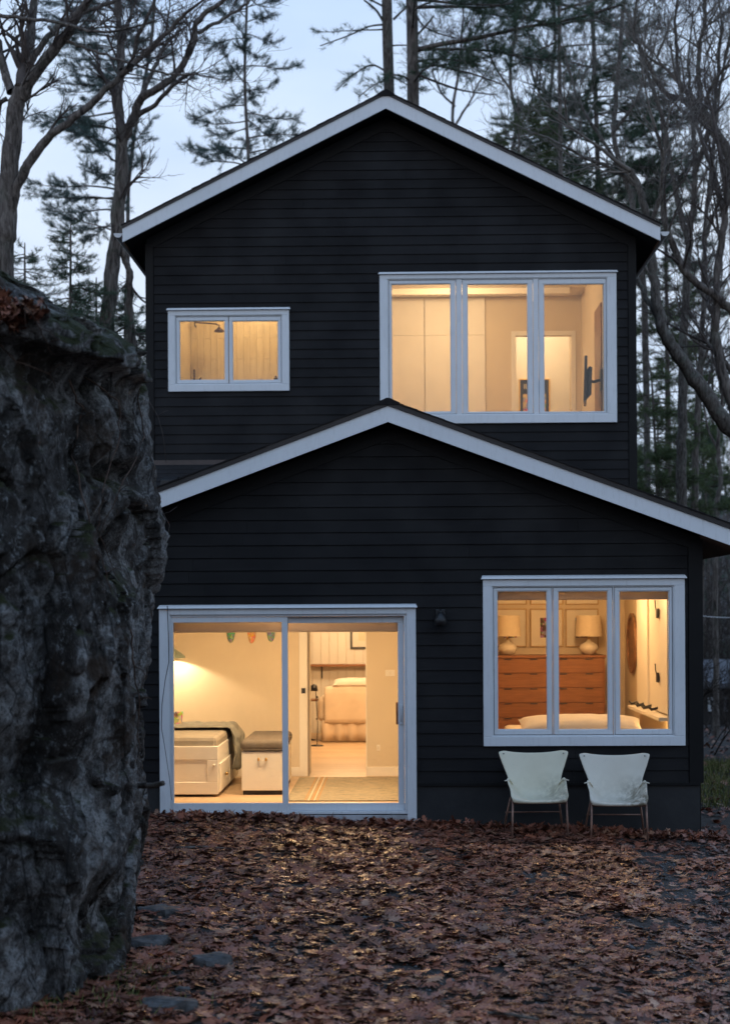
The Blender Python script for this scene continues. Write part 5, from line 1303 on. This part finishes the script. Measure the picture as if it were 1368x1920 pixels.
def limb_tree(name, label, limbs, Y, mat, tmat, seed, twigs=14, tl=1.5, lev=3, base_drop=True, group=None, minr=.0035, cat='tree', dens=1.0):
    "limbs: (pixel polyline, start width px, end width px, depth drift)"
    r = np.random.default_rng(seed); T1 = Tubes(); T2 = Tubes(); k = Y/FPX; first = None
    for li, (pts, w0, w1, dy) in enumerate(limbs):
        P = pp(pts, Y, dy)
        if li == 0 and base_drop:
            b = P[0].copy(); b.z = gh(b.x, b.y)-.1; P = [b] + P if P[0].z > b.z + .5 else P
        Pf = catm(P, 5); n = len(Pf)
        if first is None: first = Pf[0]
        Pf = [q + Vector((r.normal(0, .011), r.normal(0, .011), r.normal(0, .008)))*(1 if i else 0) for i, q in enumerate(Pf)]
        rd = np.linspace(w0*k/2, w1*k/2, n)*(1+r.normal(0, .045, n))
        if li == 0: rd[:3] *= np.array([1.35, 1.15, 1.05])
        T1.add(Pf, list(rd), 10)
        nt_ = twigs if li else max(4, twigs//2)
        for c in range(nt_):
            t = r.uniform(.35 if li else .62, 1)*(n-1); i = min(int(t), n-2); s = Pf[i].lerp(Pf[i+1], t-i); a_ = (Pf[i+1]-Pf[i]).normalized()
            side = a_.cross(rvec(r)).normalized(); ang = r.uniform(.4, 1.0); nd = a_*math.cos(ang)+side*math.sin(ang)
            twig(T2, r, s, nd, tl*r.uniform(.6, 1.25), min(rd[i]*.5, .028), lev, .3, 0, dens, minr)
        twig(T2, r, Pf[-1], (Pf[-1]-Pf[-2]), tl*1.2, rd[-1]*.95, lev, .25, 0, dens, minr)
    t = thing(name, (first.x, first.y, gh(first.x, first.y)), label, cat, group)
    T1.mesh('trunk', mat, t); T2.mesh('crown', tmat, t)['kind'] = 'stuff'
    return t
def tufts(P, D, r, L_=.10, m=16, w=.0035, spread=.9):
    m = int(m*1.45)
    n = len(P); P = np.asarray(P, float); D = np.asarray(D, float)
    d = D[:, None]*r.uniform(.2, 1.1, (n, m, 1)) + r.normal(0, spread*.6, (n, m, 3)); d /= np.linalg.norm(d, axis=2, keepdims=True)+1e-9
    s = np.cross(d, r.normal(0, 1, (n, m, 3))); s /= np.linalg.norm(s, axis=2, keepdims=True)+1e-9
    l = L_*r.uniform(.6, 1.2, (n, m, 1)); o = P[:, None] + D[:, None]*r.uniform(-.06, .06, (n, m, 1))
    w = w*.62
    V = np.stack([o-s*w, o+s*w, o+d*l], 2).reshape(-1, 3); return V, np.arange(len(V)).reshape(-1, 3)
def pine(name, label, trunk, w0, w1, Y, seed, zb, zt, blen, nb=26, tm='needles', bark='bark', tuft=.11, m=15, tw=.0042, dy=0, side=None, per=9, droop=.12, group=None, sparse=1.0, boughs=()):
    "trunk pixel polyline (low to high); boughs between pixel heights zb (low) and zt (high)"
    r = np.random.default_rng(seed); k = Y/FPX; P = pp(trunk, Y, dy); b = P[0].copy(); b.z = gh(b.x, b.y)-.1; P = [b]+P; Pf = catm(P, 5); n = len(Pf)
    T1 = Tubes(); T2 = Tubes(); T1.add(Pf, list(np.linspace(w0*k/2, w1*k/2, n)), 10)
    zl, zh = at(trunk[0][0], zb, Y).z, at(trunk[0][0], zt, Y).z; A, Dv = [], []
    zs = np.array([q.z for q in Pf])
    rows = []
    for (bp, w_0, w_1, bdy, den) in boughs:
        q = catm(pp(bp, Y, bdy), 4); T1.add(q, list(np.linspace(w_0*k/2, w_1*k/2, len(q))), 6); rows.append((q, sum((q[i+1]-q[i]).length for i in range(len(q)-1)), den))
    for c in range(nb):
        f = c/max(1, nb-1); z = zl + (zh-zl)*f + r.normal(0, .08); i = int(np.clip(np.searchsorted(zs, z)-1, 0, n-2)); t = (z-zs[i])/(zs[i+1]-zs[i]+1e-6); s = Pf[i].lerp(Pf[i+1], max(0, min(1, t)))
        th = r.uniform(0, 2*math.pi) if side is None else r.normal(side, 1.0); L_ = blen(f)*r.uniform(.65, 1.15)
        d = Vector((math.cos(th), math.sin(th), r.uniform(-.05, .30))).normalized(); pts = [s]; q = s; nn = 9
        for j in range(nn-1):
            d = (d + rvec(r)*.07 + Vector((0, 0, -droop*.5 if j < 4 else droop*.55))).normalized(); q = q+d*L_/(nn-1); pts.append(q)
        T1.add(pts, list(np.linspace(max(.012, L_*.012), .005, nn)), 5); rows.append((pts, L_, sparse))
    for (pts, L_, den) in rows:
        nn = len(pts)
        for j in range(int(per*L_*den)):
            tt = r.uniform(.22, 1)*(nn-1); i2 = min(int(tt), nn-2); o = pts[i2].lerp(pts[i2+1], tt-i2); a_ = (pts[i2+1]-pts[i2]).normalized()
            sd = a_.cross(Vector((0, 0, 1))).normalized()*(1 if r.random() < .5 else -1); l2 = min(L_, 2.6)*r.uniform(.10, .27)*(1.25-tt/(nn-1)*.6)
            nd = (a_*r.uniform(.4, 1)+sd*r.uniform(.2, 1)+Vector((0, 0, r.normal(.12, .42)))).normalized(); e = o+nd*l2
            mid_ = o.lerp(e, .5)+rvec(r)*l2*.05; T2.add([o, mid_, e], [.005, .004, .003], 3)
            for u in np.linspace(.35, 1, max(2, int(l2/.075))): A.append(tuple(o.lerp(e, u)+rvec(r)*.02)); Dv.append(tuple((nd+Vector((0, 0, .25))).normalized()))
    t = thing(name, (Pf[0].x, Pf[0].y, Pf[0].z+.1), label, 'tree', group)
    T1.mesh('trunk', bark, t); T2.mesh('twigs', 'twig', t)['kind'] = 'stuff'
    V, F = tufts(A, Dv, r, tuft, m, tw); np_mesh('foliage', V, F, tm, t)['kind'] = 'stuff'
    return t

# bare hardwoods on the left
limb_tree('hardwood_tree', 'bare tree with dividing trunk at the left edge above the boulder', [
    ([(6, 560), (12, 430), (20, 300), (30, 205), (42, 165)], 42, 30, 0),
    ([(42, 178), (52, 130), (58, 60), (64, -10), (66, -80)], 24, 12, .6), ([(40, 182), (72, 128), (120, 70), (152, 20), (190, -30)], 26, 13, -.5), ([(22, 172), (8, 130), (-4, 80), (-20, 30)], 19, 10, .3),
    ([(16, 415), (34, 352), (58, 300), (92, 258), (138, 222), (200, 168), (262, 108), (318, 55), (350, 22)], 21, 6, -.8), ([(55, 120), (90, 68), (128, 38), (180, 14), (235, -4)], 14, 6, .8), ([(14, 185), (-6, 195)], 10, 8, 0), ([(-5, 28), (40, 34), (110, 42), (180, 60), (250, 50)], 8, 4, -1.2),
    ([(92, 50), (122, 75), (165, 92), (225, 112), (300, 135), (365, 140)], 7, 3, -1.0)], 26.5, 'bark', 'twig', 21, 7, .85, 2, minr=.0035)
limb_tree('hardwood_tree', 'bare forked tree standing just left of the upper roof corner', [
    ([(202, 700), (205, 560), (216, 460), (226, 370), (230, 290), (228, 240)], 32, 20, 0),
    ([(226, 260), (224, 180), (226, 100), (220, 20), (216, -60)], 16, 9, .5), ([(234, 262), (248, 225), (262, 190), (292, 168), (330, 140), (362, 85), (374, 35), (420, 0), (450, -30)], 19, 7, -.5),
    ([(262, 190), (282, 142), (300, 105), (318, 75), (342, 55)], 10, 4, .8), ([(372, 62), (410, 40), (450, 15), (475, -5)], 8, 4, .4), ([(252, 222), (290, 195), (325, 160), (348, 142), (362, 140)], 10, 5, -.8), ([(228, 130), (236, 60), (256, 0)], 9, 5, .5), ([(244, 135), (258, 70), (290, 0), (288, -60)], 9, 5, -.5),
    ([(222, 440), (232, 482), (244, 520), (244, 580), (250, 660), (250, 720)], 11, 15, .4)], 28.0, 'bark', 'twig', 22, 6, .8, 2, minr=.0035)
# pines on the left and behind the roof
pine('pine_tree', 'slender pine with airy clumps behind the left roof slope', [(470, 420), (466, 300), (459, 150), (463, 0), (462, -80)], 8, 4, 33, 31, 330, -40, lambda f: 1.45-.55*f, 36, 'needles_blue', 'bark', .12, 18, .0052, per=15)
pine('pine_tree', 'broad pine behind the forked tree at left', [(208, 700), (214, 500), (222, 250), (224, 0), (226, -150)], 13, 7, 36, 32, 440, -30, lambda f: 2.1-.3*f, 40, 'needles_blue', 'bark', .12, 18, .0052, per=14, side=3.3)
pine('pine_tree', 'pine with dense boughs behind the top of the forked tree', [(240, 520), (246, 300), (286, 60), (288, -120)], 8, 6, 38, 33, 150, -60, lambda f: 1.7-.3*f, 18, 'needles_blue', 'bark', .12, 18, .0052, per=13)
pine('spruce_tree', 'small dark spruce between boulder and house', [(132, 760), (132, 600), (133, 470), (133, 420)], 9, 2, 27.5, 34, 760, 430, lambda f: 1.5-1.2*f, 90, 'needles', 'bark', .07, 15, .0045, per=20, droop=.2)
pine('spruce_tree', 'low spruce filling the gap at the upper wall corner', [(232, 780), (234, 650), (235, 560), (236, 530)], 8, 2, 29.5, 35, 760, 545, lambda f: 1.3-1.0*f, 70, 'needles', 'bark', .08, 14, .0045, per=18, droop=.2)
pine('spruce_tree', 'bushy spruce between the two forked hardwoods behind the boulder', [(182, 790), (182, 660), (181, 560), (181, 520)], 8, 2, 33, 39, 760, 530, lambda f: 1.6-1.25*f, 70, 'needles', 'bark', .09, 14, .005, per=17, droop=.2)
pine('spruce_tree', 'ragged young spruce behind the left boulder ledge', [(48, 800), (48, 600), (47, 500), (47, 455)], 9, 2, 31, 36, 720, 470, lambda f: 1.8-1.4*f, 76, 'needles', 'bark', .08, 14, .0045, per=17, droop=.2)
pine('pine_tree', 'tall pine with straight trunk directly behind the roof peak', [(735, 420), (729, 170), (726, 60), (724, -60), (722, -200)], 21, 19, 33, 41, 190, -190, lambda f: 1.3+.9*f, 12, 'needles', 'bark_pale', .12, 16, .005, per=9, droop=.14, group='tall pines behind the roof peak', sparse=.7, boughs=[([(720, 46), (690, 50), (655, 66), (600, 86)], 4, 2, -.6, .25), ([(720, 132), (695, 122), (660, 142), (630, 170)], 4, 2, .6, 1.2), ([(738, 36), (752, 22), (768, 8)], 5, 3, .4, .2), ([(718, 40), (704, 18), (682, 0)], 5, 3, -.3, .3), ([(722, 150), (700, 160), (672, 182)], 3, 2, .8, 1.3)])
pine('pine_tree', 'tall pine with darker trunk, second behind the roof peak', [(776, 420), (774, 190), (773, 80), (770, -60), (768, -200)], 24, 21, 31.5, 42, 160, -190, lambda f: 1.8+1.6*f, 14, 'needles', 'bark', .12, 18, .0055, per=9, droop=.10, side=-.1, group='tall pines behind the roof peak', sparse=.8, boughs=[([(776, 96), (820, 84), (880, 74), (935, 62), (990, 50), (1050, 40), (1110, 25), (1175, 5)], 10, 3, -1.5, 1.6), ([(778, 94), (850, 92), (920, 96), (985, 108), (1045, 116)], 6, 2, 1.0, 1.6), ([(776, 14), (850, 12), (910, 14), (960, 4), (1010, -8)], 7, 2, .5, 1.4), ([(778, 112), (840, 128), (890, 140), (945, 160)], 5, 2, -.8, .15), ([(778, 138), (840, 162), (880, 172), (932, 178)], 5, 2, .9, .25), ([(776, 72), (800, 46), (812, 30)], 5, 3, .3, .1), ([(776, 118), (800, 112), (850, 112), (900, 122)], 4, 2, -1.0, 1.7), ([(770, 152), (745, 140), (720, 146)], 4, 2, -.8, 1.2), ([(778, 20), (790, 45), (820, 62), (860, 72)], 4, 2, .5, .1)])
pine('pine_tree', 'pine with heavy dark boughs spreading over the right roof slope', [(1052, 500), (1050, 300), (1048, 100), (1046, -120)], 9, 7, 38, 43, 90, -120, lambda f: 3.0+.5*f, 16, 'needles', 'bark', .13, 17, .0055, per=11, droop=.12)
pine('pine_tree', 'full green pine behind the right half of the roof', [(1125, 700), (1122, 450), (1118, 250), (1112, 80), (1108, -40)], 13, 7, 42, 44, 440, 110, lambda f: 3.0-1.0*f, 70, 'needles', 'bark', .14, 18, .0065, per=12)
pine('pine_tree', 'smaller olive pine low behind the right roof slope', [(975, 600), (974, 400), (972, 250), (970, 180)], 9, 3, 40, 45, 420, 200, lambda f: 2.4-1.5*f, 54, 'needles_olive', 'bark', .13, 18, .0062, per=13)
pine('pine_tree', 'young olive green pine beside the right wall of the house', [(1232, 1000), (1228, 850), (1222, 730), (1216, 680)], 9, 2, 33, 46, 980, 690, lambda f: 1.7-1.3*f, 60, 'needles_olive', 'bark', .11, 18, .0055, per=14)
pine('pine_tree', 'dark pine far back between the right hand trunks', [(1250, 800), (1248, 500), (1245, 300), (1242, 180)], 10, 4, 52, 47, 620, 260, lambda f: 2.4-1.5*f, 40, 'needles', 'bark', .16, 16, .0085, per=10)
pine('pine_tree', 'olive pine in the gap right of the upper wall, behind the leaning tree', [(1256, 1050), (1254, 800), (1250, 600), (1247, 480)], 9, 3, 44, 48, 950, 500, lambda f: 2.5-1.5*f, 60, 'needles_olive', 'bark', .14, 16, .0075, per=11)
pine('pine_tree', 'dark pine at the right edge behind the crooked trunk', [(1338, 1050), (1336, 850), (1334, 680), (1332, 600)], 9, 3, 50, 49, 960, 620, lambda f: 2.6-1.7*f, 54, 'needles', 'bark', .15, 16, .0085, per=10)
# bare hardwoods on the right
RW = [
 ('leaning pale barked tree crossing the gap right of the upper wall', [([(1420, 900), (1362, 800), (1311, 724), (1269, 664), (1243, 620), (1230, 560), (1220, 490), (1214, 420), (1196, 350), (1180, 320)], 34, 10, 0), ([(1246, 622), (1212, 560), (1192, 520), (1170, 490)], 12, 6, .6), ([(1214, 430), (1236, 370), (1240, 300), (1228, 240)], 10, 5, -.6), ([(1196, 352), (1150, 318), (1095, 296), (1050, 270)], 9, 4, .5)], 25.5, 'bark_pale', 'twig_pale'),
 ('straight grey trunk right of the house wall, nearest the wall', [([(1277, 960), (1278, 800), (1281, 640), (1288, 480), (1299, 380), (1302, 300), (1296, 200), (1290, 120)], 23, 5, 0), ([(1290, 460), (1262, 340), (1240, 220), (1205, 110), (1190, 40)], 11, 5, .8), ([(1300, 330), (1330, 240), (1345, 140), (1352, 40)], 10, 5, -.7)], 31, 'bark_pale', 'twig_pale'),
 ('thin straight trunk just right of the grey trunk', [([(1301, 960), (1306, 800), (1312, 680), (1318, 560), (1321, 440), (1330, 340), (1338, 260)], 15, 6, 0), ([(1320, 450), (1345, 380), (1372, 300)], 8, 4, .5), ([(1312, 690), (1330, 640), (1346, 560)], 7, 4, -.4)], 33, 'bark', 'twig_pale'),
 ('dark crooked trunk with a burl near the right edge', [([(1392, 960), (1376, 780), (1352, 700), (1342, 640), (1340, 590), (1348, 480), (1360, 380), (1352, 300)], 24, 10, 0), ([(1380, 590), (1340, 555), (1305, 530), (1278, 505), (1257, 448), (1244, 412), (1238, 360)], 17, 8, -.6), ([(1392, 720), (1362, 685), (1340, 660), (1322, 640)], 15, 6, .4), ([(1345, 600), (1325, 560), (1322, 480)], 12, 6, .5), ([(1356, 400), (1335, 320), (1310, 250), (1290, 180)], 12, 5, .6)], 27, 'bark', 'twig'),
 ('tall bare tree with spreading upper limbs at the right edge', [([(1384, 700), (1378, 480), (1368, 310), (1340, 248), (1312, 205)], 26, 15, 0), ([(1314, 210), (1309, 150), (1308, 110), (1314, 70), (1322, 42), (1318, 8), (1325, -40)], 11, 5, .3), ([(1338, 246), (1296, 197), (1250, 176), (1222, 136), (1201, 92), (1187, 66), (1190, 15), (1200, -30)], 12, 4, -.5), ([(1279, 192), (1270, 140), (1268, 90), (1266, 40), (1271, -20)], 8, 4, .4), ([(1320, 215), (1330, 170), (1345, 140), (1372, 118)], 9, 4, -.4), ([(1330, 45), (1345, 34), (1370, 20)], 5, 3, .2), ([(1344, 250), (1340, 200), (1352, 145), (1366, 70)], 8, 4, .5)], 29, 'bark_pale', 'twig_pale'),
 ('slim bare tree rising behind the right end of the roof', [([(1210, 640), (1190, 420), (1172, 340), (1150, 250), (1160, 120), (1168, 0), (1165, -60)], 14, 6, 0), ([(1172, 330), (1120, 250), (1085, 190), (1060, 110)], 8, 3, .6), ([(1152, 245), (1195, 180), (1215, 90)], 7, 3, -.5)], 35, 'bark_pale', 'twig_pale'),
 ('slender bare tree behind the middle of the right roof slope', [([(960, 520), (955, 330), (968, 230), (955, 150), (965, 60), (960, -40)], 10, 5, 0), ([(962, 260), (995, 190), (1010, 120)], 6, 3, .5), ([(958, 170), (925, 120), (905, 60)], 5, 3, -.5)], 44, 'bark', 'twig'),
 ('twiggy bare tree beside the tall pines over the roof', [([(850, 480), (855, 300), (848, 220), (858, 140), (865, 60)], 9, 4, 0), ([(850, 240), (880, 190), (900, 150)], 5, 3, .5), ([(852, 200), (825, 170), (810, 130)], 5, 2.5, -.5)], 46, 'bark', 'twig'),
 ('bare tree filling the gap between roof slope and right edge', [([(1045, 600), (1040, 400), (1046, 300), (1030, 200), (1040, 80), (1035, -20)], 11, 5, 0), ([(1044, 310), (1085, 240), (1110, 150)], 6, 3, .5), ([(1034, 215), (1000, 150), (990, 60)], 6, 3, -.5)], 47, 'bark_pale', 'twig'),
 ('gnarled bare sapling against the sky at far right', [([(1340, 1000), (1350, 900), (1345, 830), (1352, 740), (1340, 690)], 11, 5, 0), ([(1348, 850), (1325, 800), (1318, 750)], 6, 3, .4)], 36, 'bark', 'twig'),
]
for i, (lab, limbs, Y, bk, tk) in enumerate(RW):
    limb_tree('bare_tree', lab, limbs, Y, bk, tk, 60+i, 8, 1.15 if Y < 32 else 1.5, 3, group='bare trees behind the house', minr=.0030*Y/26)
# the wood behind: nobody could count these stems
def woods(name, label, n, xr, yr, hr, seed, mats, lev=2, tl=1.9, needles=.2):
    r = np.random.default_rng(seed); T1 = Tubes(); T2 = Tubes(); A, Dv = [], []
    for c in range(n):
        x0 = r.uniform(*xr); y = r.uniform(*yr); x = x0*y/40; z = gh(x, y)-.2; h = r.uniform(*hr); pts = [Vector((x, y, z))]; d = Vector((r.normal(0, .06), 0, 1)).normalized()
        for j in range(7): d = (d+Vector((r.normal(0, .06), r.normal(0, .05), .05))).normalized(); pts.append(pts[-1]+d*h/7)
        w = r.uniform(.04, .10); T1.add(pts, list(np.linspace(w, .03, 8)), 6)
        if r.random() < needles:
            for j in range(26):
                f = r.uniform(.15, 1)*6.9; i = int(f); s = pts[i].lerp(pts[i+1], f-i); th = r.uniform(0, 6.28); L_ = (1.2-f/7)*r.uniform(1.2, 2.6); e = s+Vector((math.cos(th)*L_, math.sin(th)*L_, -.05*L_)); T2.add([s, s.lerp(e, .5)+Vector((0, 0, .08)), e], [.02, .014, .007], 3)
                for u in np.linspace(.25, 1, 9):
                    for q in range(3): A.append(tuple(s.lerp(e, u)+rvec(r)*.16)); Dv.append(tuple((e-s).normalized()))
        else:
            for j in range(15):
                f = r.uniform(.22, 1)*6.9; i = int(f); s = pts[i].lerp(pts[i+1], f-i); th = r.uniform(0, 6.28); nd = Vector((math.cos(th), math.sin(th), r.uniform(.3, 1.3)))
                twig(T2, r, s, nd, tl*r.uniform(.6, 1.4), w*.35, lev, .3, 0, 1.0, .0035*y/30)
    t = thing(name, (0, (yr[0]+yr[1])/2, 0), label, 'woods'); t['kind'] = 'stuff'
    o = T1.mesh('stems', mats[0], t); o = T2.mesh('branches', mats[1], t)
    if A: V, F = tufts(A, Dv, r, .24, 10, .013); np_mesh('foliage', V, F, 'needles', t)
woods('woodland', 'far wood of bare stems and pines on the rising ground', 66, (2.5, 15), (46, 105), (7, 12), 91, ('bark', 'twig'), needles=.42)
woods('woodland', 'far bare wood seen left of the house', 34, (-15, -2), (42, 90), (7, 13), 92, ('bark', 'twig'))
woods('woodland', 'far bare wood behind the roof of the house', 18, (-2, 8), (55, 100), (9, 14), 93, ('bark', 'twig'))
# brush at the foot of the wood
def brush(name, label, n, xr, yr, hr, seed):
    r = np.random.default_rng(seed); T2 = Tubes()
    for c in range(n):
        y = r.uniform(*yr); x = r.uniform(*xr)*y/30; z = gh(x, y)-.05; twig(T2, r, Vector((x, y, z)), Vector((r.normal(0, .5), r.normal(0, .5), 1)), r.uniform(*hr), .018, 2, .35, .02, 1.0, .005*y/30)
    tag(T2.mesh(name, 'brush'), label, 'brush', kind='stuff')
brush('undergrowth', 'tangled leafless brush beyond the grass at right', 210, (3.5, 12), (28, 44), (.8, 1.9), 12)
brush('undergrowth', 'leafless brush on the hillside behind the right roof edge', 520, (3, 14), (44, 85), (1.5, 4.2), 13)
# neighbouring cabin glimpsed past the house corner
def cabin():
    Y = 44.0; x0 = ax(1296, 1300, Y); x1 = x0 + 6.5; zb = gh(x0, Y)-.3; ze = az(1340, 1286, Y); zr = az(1340, 1250, Y)
    t = thing('cabin', ((x0+x1)/2, Y+2, zb), 'low dark cabin with grey roof far behind the house corner', 'house')
    rbox(x0, x1, Y, Y+5, zb, ze).build('wall', 'far_wall', t)
    MB().hexa([(x0-.3, Y-.4, ze-.05), (x1+.3, Y-.4, ze-.05), (x1+.3, Y+2.5, zr), (x0-.3, Y+2.5, zr), (x0-.3, Y-.4, ze+.08), (x1+.3, Y-.4, ze+.08), (x1+.3, Y+2.5, zr+.13), (x0-.3, Y+2.5, zr+.13)]).build('roof', 'far_roof', t)
    MB().hexa([(x0-.3, Y+2.5, zr), (x1+.3, Y+2.5, zr), (x1+.3, Y+5.4, ze-.05), (x0-.3, Y+5.4, ze-.05), (x0-.3, Y+2.5, zr+.13), (x1+.3, Y+2.5, zr+.13), (x1+.3, Y+5.4, ze+.08), (x0-.3, Y+5.4, ze+.08)]).build('roof', 'far_roof', t)
    a = rect(1326, 1340, 1308, 1334, Y); MB().ring(a[0], a[1], a[2], a[3], .07, Y-.05, Y-.01).build('window_frame', 'trim', t); rbox(a[0]+.07, a[1]-.07, Y-.03, Y-.012, a[2]+.07, a[3]-.07).build('pane', 'far_pane', t)
    a = rect(1356, 1376, 1306, 1334, Y); MB().ring(a[0], a[1], a[2], a[3], .05, Y-.05, Y-.01).build('window_frame', 'far_roof', t); rbox(a[0]+.05, a[1]-.05, Y-.03, Y-.012, a[2]+.05, a[3]-.05).build('pane', 'far_pane', t)
    b = rect(1330, 1348, 1262, 1276, Y+1); 
cabin()
def wire(a, b, Y, label):
    p, q = at(*a, Y), at(*b, Y+3); P = [p.lerp(q, t)+Vector((0, 0, -.05*math.sin(math.pi*t))) for t in np.linspace(0, 1, 12)]
    tag(MB().tube(P, .007, 5).build('utility_wire', 'gutter', smooth=True), label, 'wire', 'utility wires past the house corner')
wire((1290, 1152), (1420, 1155), 34, 'upper pale utility wire crossing behind the house corner')
